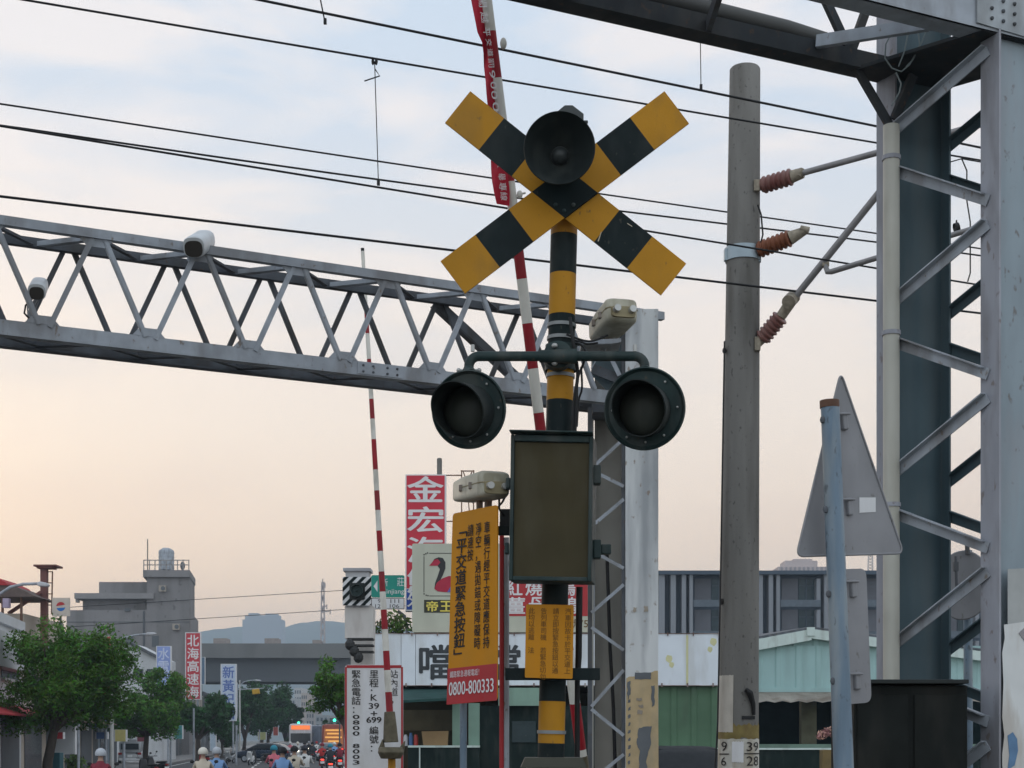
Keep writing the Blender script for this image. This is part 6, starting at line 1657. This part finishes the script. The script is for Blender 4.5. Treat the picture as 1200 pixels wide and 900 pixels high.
car('white car with lit red tail lights ahead of the bus and trucks', M_swht, G(383, 130), sa, lit=True, cat='car')
car('small dark car with red tail lights right of the street middle', M_dcar, G(366, 185), sa, lit=True, cat='car')
car('silver hatchback parked at the far left kerb beyond the navy car', M_silv, G(333, 185), sa + R(4))
# scooters
M_seat = mat('seat_black', (.02, .02, .02), .6)
def make_scooter():
    t = thing('motor_scooter', 'x', 'scooter', (0, 0, 0))
    for y in (-.60, .62):
        q = MB(); q.lathe([(-.05, .12), (-.05, .19), (-.02, .22), (.02, .22), (.05, .19), (.05, .12)], (0, y, .22), (1, 0, 0), 20); w = q.build('wheel', mat('tyre', (.018,) * 3, .8), t, smooth=True)
        q = MB(); q.lathe([(-.04, 0), (-.04, .125), (.04, .125), (.04, 0)], (0, y, .22), (1, 0, 0), 16); q.build('rim', M_galv, w, smooth=True)
    q = MB(); loft(q, (0, -.80, .58), (0, .02, .46), (0, 0, 1), [(0, .12, .10, .06), (.15, .24, .22, .03), (.6, .34, .34, 0), (1, .30, .24, -.06)], ex=.6)
    loft(q, (0, -.02, .30), (0, .42, .30), (0, 0, 1), [(0, .32, .12, 0), (1, .34, .10, 0)], ex=.5)
    loft(q, (0, .42, .26), (0, .56, .98), (0, 1, 0), [(0, .38, .10, 0), (.5, .42, .14, 0), (.9, .30, .20, .02), (1, .24, .16, .02)], ex=.5)
    loft(q, (0, .42, .40), (0, .86, .36), (0, 0, 1), [(0, .10, .10, .06), (.5, .16, .08, .1), (1, .10, .04, .02)], ex=.6)
    q.build('body', M_silv, t, smooth=True)
    q = MB(); loft(q, (0, -.72, .74), (0, .02, .73), (0, 0, 1), [(0, .16, .06, .02), (.3, .28, .12, 0), (.8, .26, .10, 0), (1, .14, .05, -.02)], ex=.6); q.build('seat', M_seat, t, smooth=True)
    q = MB(); q.tube([(-.34, .46, 1.03), (-.12, .54, 1.02), (.12, .54, 1.02), (.34, .46, 1.03)], .018, 8)
    for s in (-1, 1):
        q.tube([(s * .22, .52, 1.02), (s * .30, .50, 1.20)], .008, 6); q.ell((s * .32, .49, 1.24), (.06, .015, .045), 10)
    q.build('handlebar', M_seat, t, smooth=True)
    q = MB(); q.ell((0, .66, .86), (.10, .05, .08), 12); q.build('headlight', M_bolt, t, smooth=True)
    q = MB(); q.box((0, -.80, .62), (.18, .05, .07)); q.build('tail_light', M_tailo, t, bevel=.01)
    q = MB(); q.box((0, -.79, .46), (.24, .012, .14)); q.build('number_plate', M_plate, t)
    q = MB(); q.tube([(.16, -.1, .24), (.18, -.7, .34)], [.04, .055], 10); q.build('exhaust', M_galvd, t, smooth=True)
    return t
sproto = make_scooter()
first_s = [True]
def scooter(loc, rz, label, paint, lit=None, group='scooters in the street'):
    o = sproto if first_s[0] else copy_tree(sproto); first_s[0] = False
    o.location = loc; o.rotation_euler = (0, 0, rz); o['label'] = label; o['group'] = group
    for c in o.children:
        n = c.name.split('.')[0]
        def setm(m): c.material_slots[0].link = 'OBJECT'; c.material_slots[0].material = m
        if n == 'body': setm(paint)
        if n == 'tail_light': setm(M_tail if lit == 'tail' else M_tailo)
        if n == 'headlight': setm(M_head if lit == 'head' else M_bolt)
    return o

# people: one skinned body per pose, clothes by material slot
M_skin = mat('skin', (.42, .26, .19), .6, var=.06)
M_pant = mat('trousers_dark', (.03, .033, .042), .8, var=.1)
M_shoe = mat('shoe_dark', (.02, .02, .02), .6)
def skin_body(vs, es, rad, zones, mats):
    me = bpy.data.meshes.new('body'); me.from_pydata(vs, es, [])
    ob = bpy.data.objects.new('body', me); COL.objects.link(ob)
    sk = ob.modifiers.new('s', 'SKIN'); sk.use_smooth_shade = True
    ss = ob.modifiers.new('u', 'SUBSURF'); ss.levels = 1; ss.render_levels = 1
    for i, r_ in enumerate(rad): me.skin_vertices[0].data[i].radius = r_ if isinstance(r_, tuple) else (r_, r_)
    me.skin_vertices[0].data[0].use_root = True
    bpy.context.view_layer.update(); dg = bpy.context.evaluated_depsgraph_get()
    m2 = bpy.data.meshes.new_from_object(ob.evaluated_get(dg))
    bpy.data.objects.remove(ob); bpy.data.meshes.remove(me)
    m2.materials.clear()
    for m in mats: m2.materials.append(m)
    for p in m2.polygons:
        p.material_index = zones(p.center); p.use_smooth = True
    return m2
V, E, RD = [], [], []
def J(p, r, par=None):
    V.append(p); RD.append(r)
    if par is not None: E.append((par, len(V) - 1))
    return len(V) - 1
pel = J((0, -.16, .84), (.15, .12)); sp = J((0, -.14, 1.0), (.145, .105), pel); ch = J((0, -.08, 1.2), (.17, .115), sp); nk0 = J((0, -.05, 1.33), (.09, .075), ch); nk = J((0, -.03, 1.40), .052, nk0)
hd = J((0, -.01, 1.48), (.075, .085), nk); hd2 = J((0, 0, 1.56), (.078, .092), hd); J((0, -.005, 1.62), (.055, .065), hd2); J((0, .10, 1.51), .012, hd)
for s in (-1, 1):
    sh_ = J((s * .17, -.07, 1.27), .068, ch); el = J((s * .27, .12, 1.06), .045, sh_); wr = J((s * .31, .36, 1.04), .030, el); pa = J((s * .31, .43, 1.05), (.040, .018), wr)
    for k in range(4):
        k1 = J((s * (.285 + .017 * k), .475, 1.055 + .002 * k), .010, pa); J((s * (.285 + .017 * k), .50, 1.03 - .002 * k), .008, k1)
    J((s * .268, .445, 1.035), .010, pa)
    hp = J((s * .10, -.10, .82), .098, pel); kn = J((s * .17, .32, .74), .066, hp); an = J((s * .15, .24, .40), .042, kn); J((s * .16, .40, .36), .040, an)
def zones(c):
    if c.z > 1.385: return 0
    if c.y > .30 and c.z > .95: return 0
    if c.z > .90 and not (c.y > .1 and c.z < .93): return 1
    if c.z < .42: return 3
    return 2
M_shirt0 = mat('shirt_blue', (.20, .34, .58), .8)
rider_mesh = skin_body(V, E, RD, zones, [M_skin, M_shirt0, M_pant, M_shoe])
q = MB(); q.ell((0, -.005, 1.545), (.135, .155, .14), 20, z0=-.35, z1=1); q.tube([(-.12, .02, 1.50), (-.06, .14, 1.50), (.06, .14, 1.50), (.12, .02, 1.50)], .012, 6)
helm_ob = q.build('helmet', M_swht, None, smooth=True); helm_mesh = helm_ob.data; bpy.data.objects.remove(helm_ob)
q = MB()
for s in (-1, 1): q.ell((s * .032, .083, 1.505), (.013, .008, .010), 8)
q.ell((0, .088, 1.455), (.022, .008, .007), 8)
for s in (-1, 1): q.ell((s * .082, -.01, 1.50), (.012, .025, .035), 8)
face_ob = q.build('face', mat('face_dark', (.10, .05, .04), .5), None, smooth=True); face_mesh = face_ob.data; bpy.data.objects.remove(face_ob)
def rider(px, d, hd_, label, shirt, helm, slabel, spaint, lit=None, dz=0.):
    loc = G(px, d) if not isinstance(px, Vector) else px
    scooter(loc, hd_, slabel, spaint, lit)
    b = bpy.data.objects.new('person', rider_mesh); COL.objects.link(b); tag(b, label, 'person', 'scooter riders')
    b.location = loc + Vector((0, 0, -.05)); b.rotation_euler = (0, 0, hd_)
    b.material_slots[1].link = 'OBJECT'; b.material_slots[1].material = shirt
    h = bpy.data.objects.new('helmet', helm_mesh); COL.objects.link(h); h.parent = b; h.material_slots[0].link = 'OBJECT'; h.material_slots[0].material = helm
    f_ = bpy.data.objects.new('face', face_mesh); COL.objects.link(f_); f_.parent = b
def cl(n, c): return mat(n, c, .75, var=.1)
C = dict(white=cl('cloth_white', (.62, .62, .60)), blue=M_shirt0, pink=cl('cloth_pink', (.62, .16, .20)), cream=cl('cloth_cream', (.55, .48, .38)), dark=cl('cloth_dark', (.03, .032, .04)), maroon=cl('cloth_maroon', (.20, .025, .04)), teal=cl('helmet_teal', (.03, .22, .30)), black=cl('helmet_black', (.018, .018, .02)), cream_h=cl('helmet_cream', (.66, .62, .54)), silver=cl('helmet_silver', (.42, .44, .47)), red=cl('cloth_red', (.4, .03, .03)))
P_ = [mat('scooter_red', (.34, .02, .02), .3), mat('scooter_black', (.02, .02, .022), .3), mat('scooter_white', (.55, .55, .55), .3), mat('scooter_blue', (.05, .10, .25), .3)]
rider(118, 37, sa, 'rider with grey helmet and dark red jacket below the white street lamp', C['maroon'], C['silver'], 'red scooter under the rider with the grey helmet', P_[0])
rider(238, 41, sa, 'rider with cream helmet, leftmost of the pair below the red sign', C['cream'], C['cream_h'], 'white scooter ridden by the cream helmet', P_[2])
rider(254, 43, sa, 'rider with silver helmet and light blue shirt', C['blue'], C['silver'], 'dark scooter ridden by the light blue shirt', P_[1])
rider(321, 56, sa, 'rider in a pink shirt with a teal helmet', C['pink'], C['teal'], 'black scooter under the pink shirt', P_[1])
rider(331, 44, sa, 'rider in a blue shirt with a black helmet beside the pink shirt', C['blue'], C['black'], 'blue scooter under the black helmet', P_[3])
rider(345, 50, sa, 'rider in a cream shirt with a dark helmet', C['cream'], C['black'], 'white scooter under the cream shirt', P_[2])
rider(357, 55, sa, 'rider in a white shirt, right of the cream shirt', C['white'], C['dark'], 'dark scooter under the white shirt', P_[1])
rider(387, 76, sa, 'dark clothed rider with teal helmet close to the kilometre sign', C['dark'], C['teal'], 'black scooter with lit red tail light close to the kilometre sign', P_[1], 'tail')
rider(377.5, 92, sa, 'small rider in red ahead of the dark clothed one', C['red'], C['maroon'], 'small red scooter with bright tail light', P_[0], 'tail')
rider(398, 88, sa, 'rider half hidden by the edge of the kilometre sign', C['maroon'], C['black'], 'red scooter half hidden by the kilometre sign', P_[0], 'tail')
rider(349, 128, sa + R(180), 'oncoming rider with lit headlight in front of the bus', C['white'], C['cream_h'], 'oncoming white scooter in front of the bus', P_[2], 'head')
rider(357, 118, sa + R(180), 'oncoming rider in cream right of the bus front', C['cream'], C['black'], 'oncoming scooter with headlight right of the bus front', P_[1], 'head')
rider(340, 140, sa + R(180), 'oncoming rider in pink left of the bus', C['pink'], C['white'], 'oncoming dark scooter left of the bus', P_[1], 'head')
rider(366, 122, sa, 'dark rider between the bus and the grey truck', C['dark'], C['black'], 'dark scooter between bus and grey truck', P_[1])
rider(371, 150, sa, 'tiny rider in white between the truck and the bus', C['white'], C['red'], 'tiny scooter with tail light between truck and bus', P_[3], 'tail')
rider(392, 112, sa, 'tiny rider in blue ahead of the red scooters', C['blue'], C['white'], 'tiny white scooter ahead of the red ones', P_[2], 'tail')
rider(362, 160, sa + R(180), 'far oncoming rider in black with a lit headlight', C['dark'], C['silver'], 'far oncoming black scooter with lit headlight', P_[1], 'head')
scooter(G(294, 108), sa + R(170), 'white scooter parked at the kerb left of the navy car', P_[2], group='parked scooters')
scooter(G(306, 112), sa + R(110), 'black scooter parked in front of the navy car', P_[1], group='parked scooters')
scooter(G(270, 116), sa + R(160), 'grey scooter parked under the dark trees beside a post', M_silv, group='parked scooters')
scooter(G(174, 66), sa + R(30), 'black scooter parked beside the silver van', P_[1], group='parked scooters')
scooter(G(184, 74), sa + R(40), 'dark scooter parked under the second tree', P_[1], group='parked scooters')
scooter(G(240, 96), sa + R(20), 'red scooter parked below the red vertical sign', P_[0], group='parked scooters')
for k, (x, d, y) in enumerate(((92, 64, 840), (227, 100, 830), (277, 108, 850), (304, 135, 855), (200, 98, 850))):
    mb = MB(); mb.tube([G(x, d), P(x, y, d)], .06, 8); mb.build('pavement_post', M_galv, None, loc=G(x, d), smooth=True, label=('slim grey post right of the big tree', 'slim grey post below the red vertical sign', 'slim grey post beside the parked grey scooter', 'slim grey post behind the navy car', 'slim grey post right of the second tree')[k], cat='post', group='posts along the left pavement')

# ------------------------------------------------------------------ haze
mb = MB(); mb.box((100, 1415, 114), (5040, 2980, 230))
hz = mb.build('haze', [], None, kind='stuff')
hm = bpy.data.materials.new('haze_air'); hm.use_nodes = True
hn, hl = hm.node_tree.nodes, hm.node_tree.links
hn.clear()
ho = hn.new('ShaderNodeOutputMaterial'); hv = hn.new('ShaderNodeVolumePrincipled')
hv.inputs['Color'].default_value = (.72, .86, 1.0, 1); hv.inputs['Density'].default_value = .00045; hv.inputs['Anisotropy'].default_value = .0
hl.new(hv.outputs[0], ho.inputs['Volume'])
hz.data.materials.append(hm)
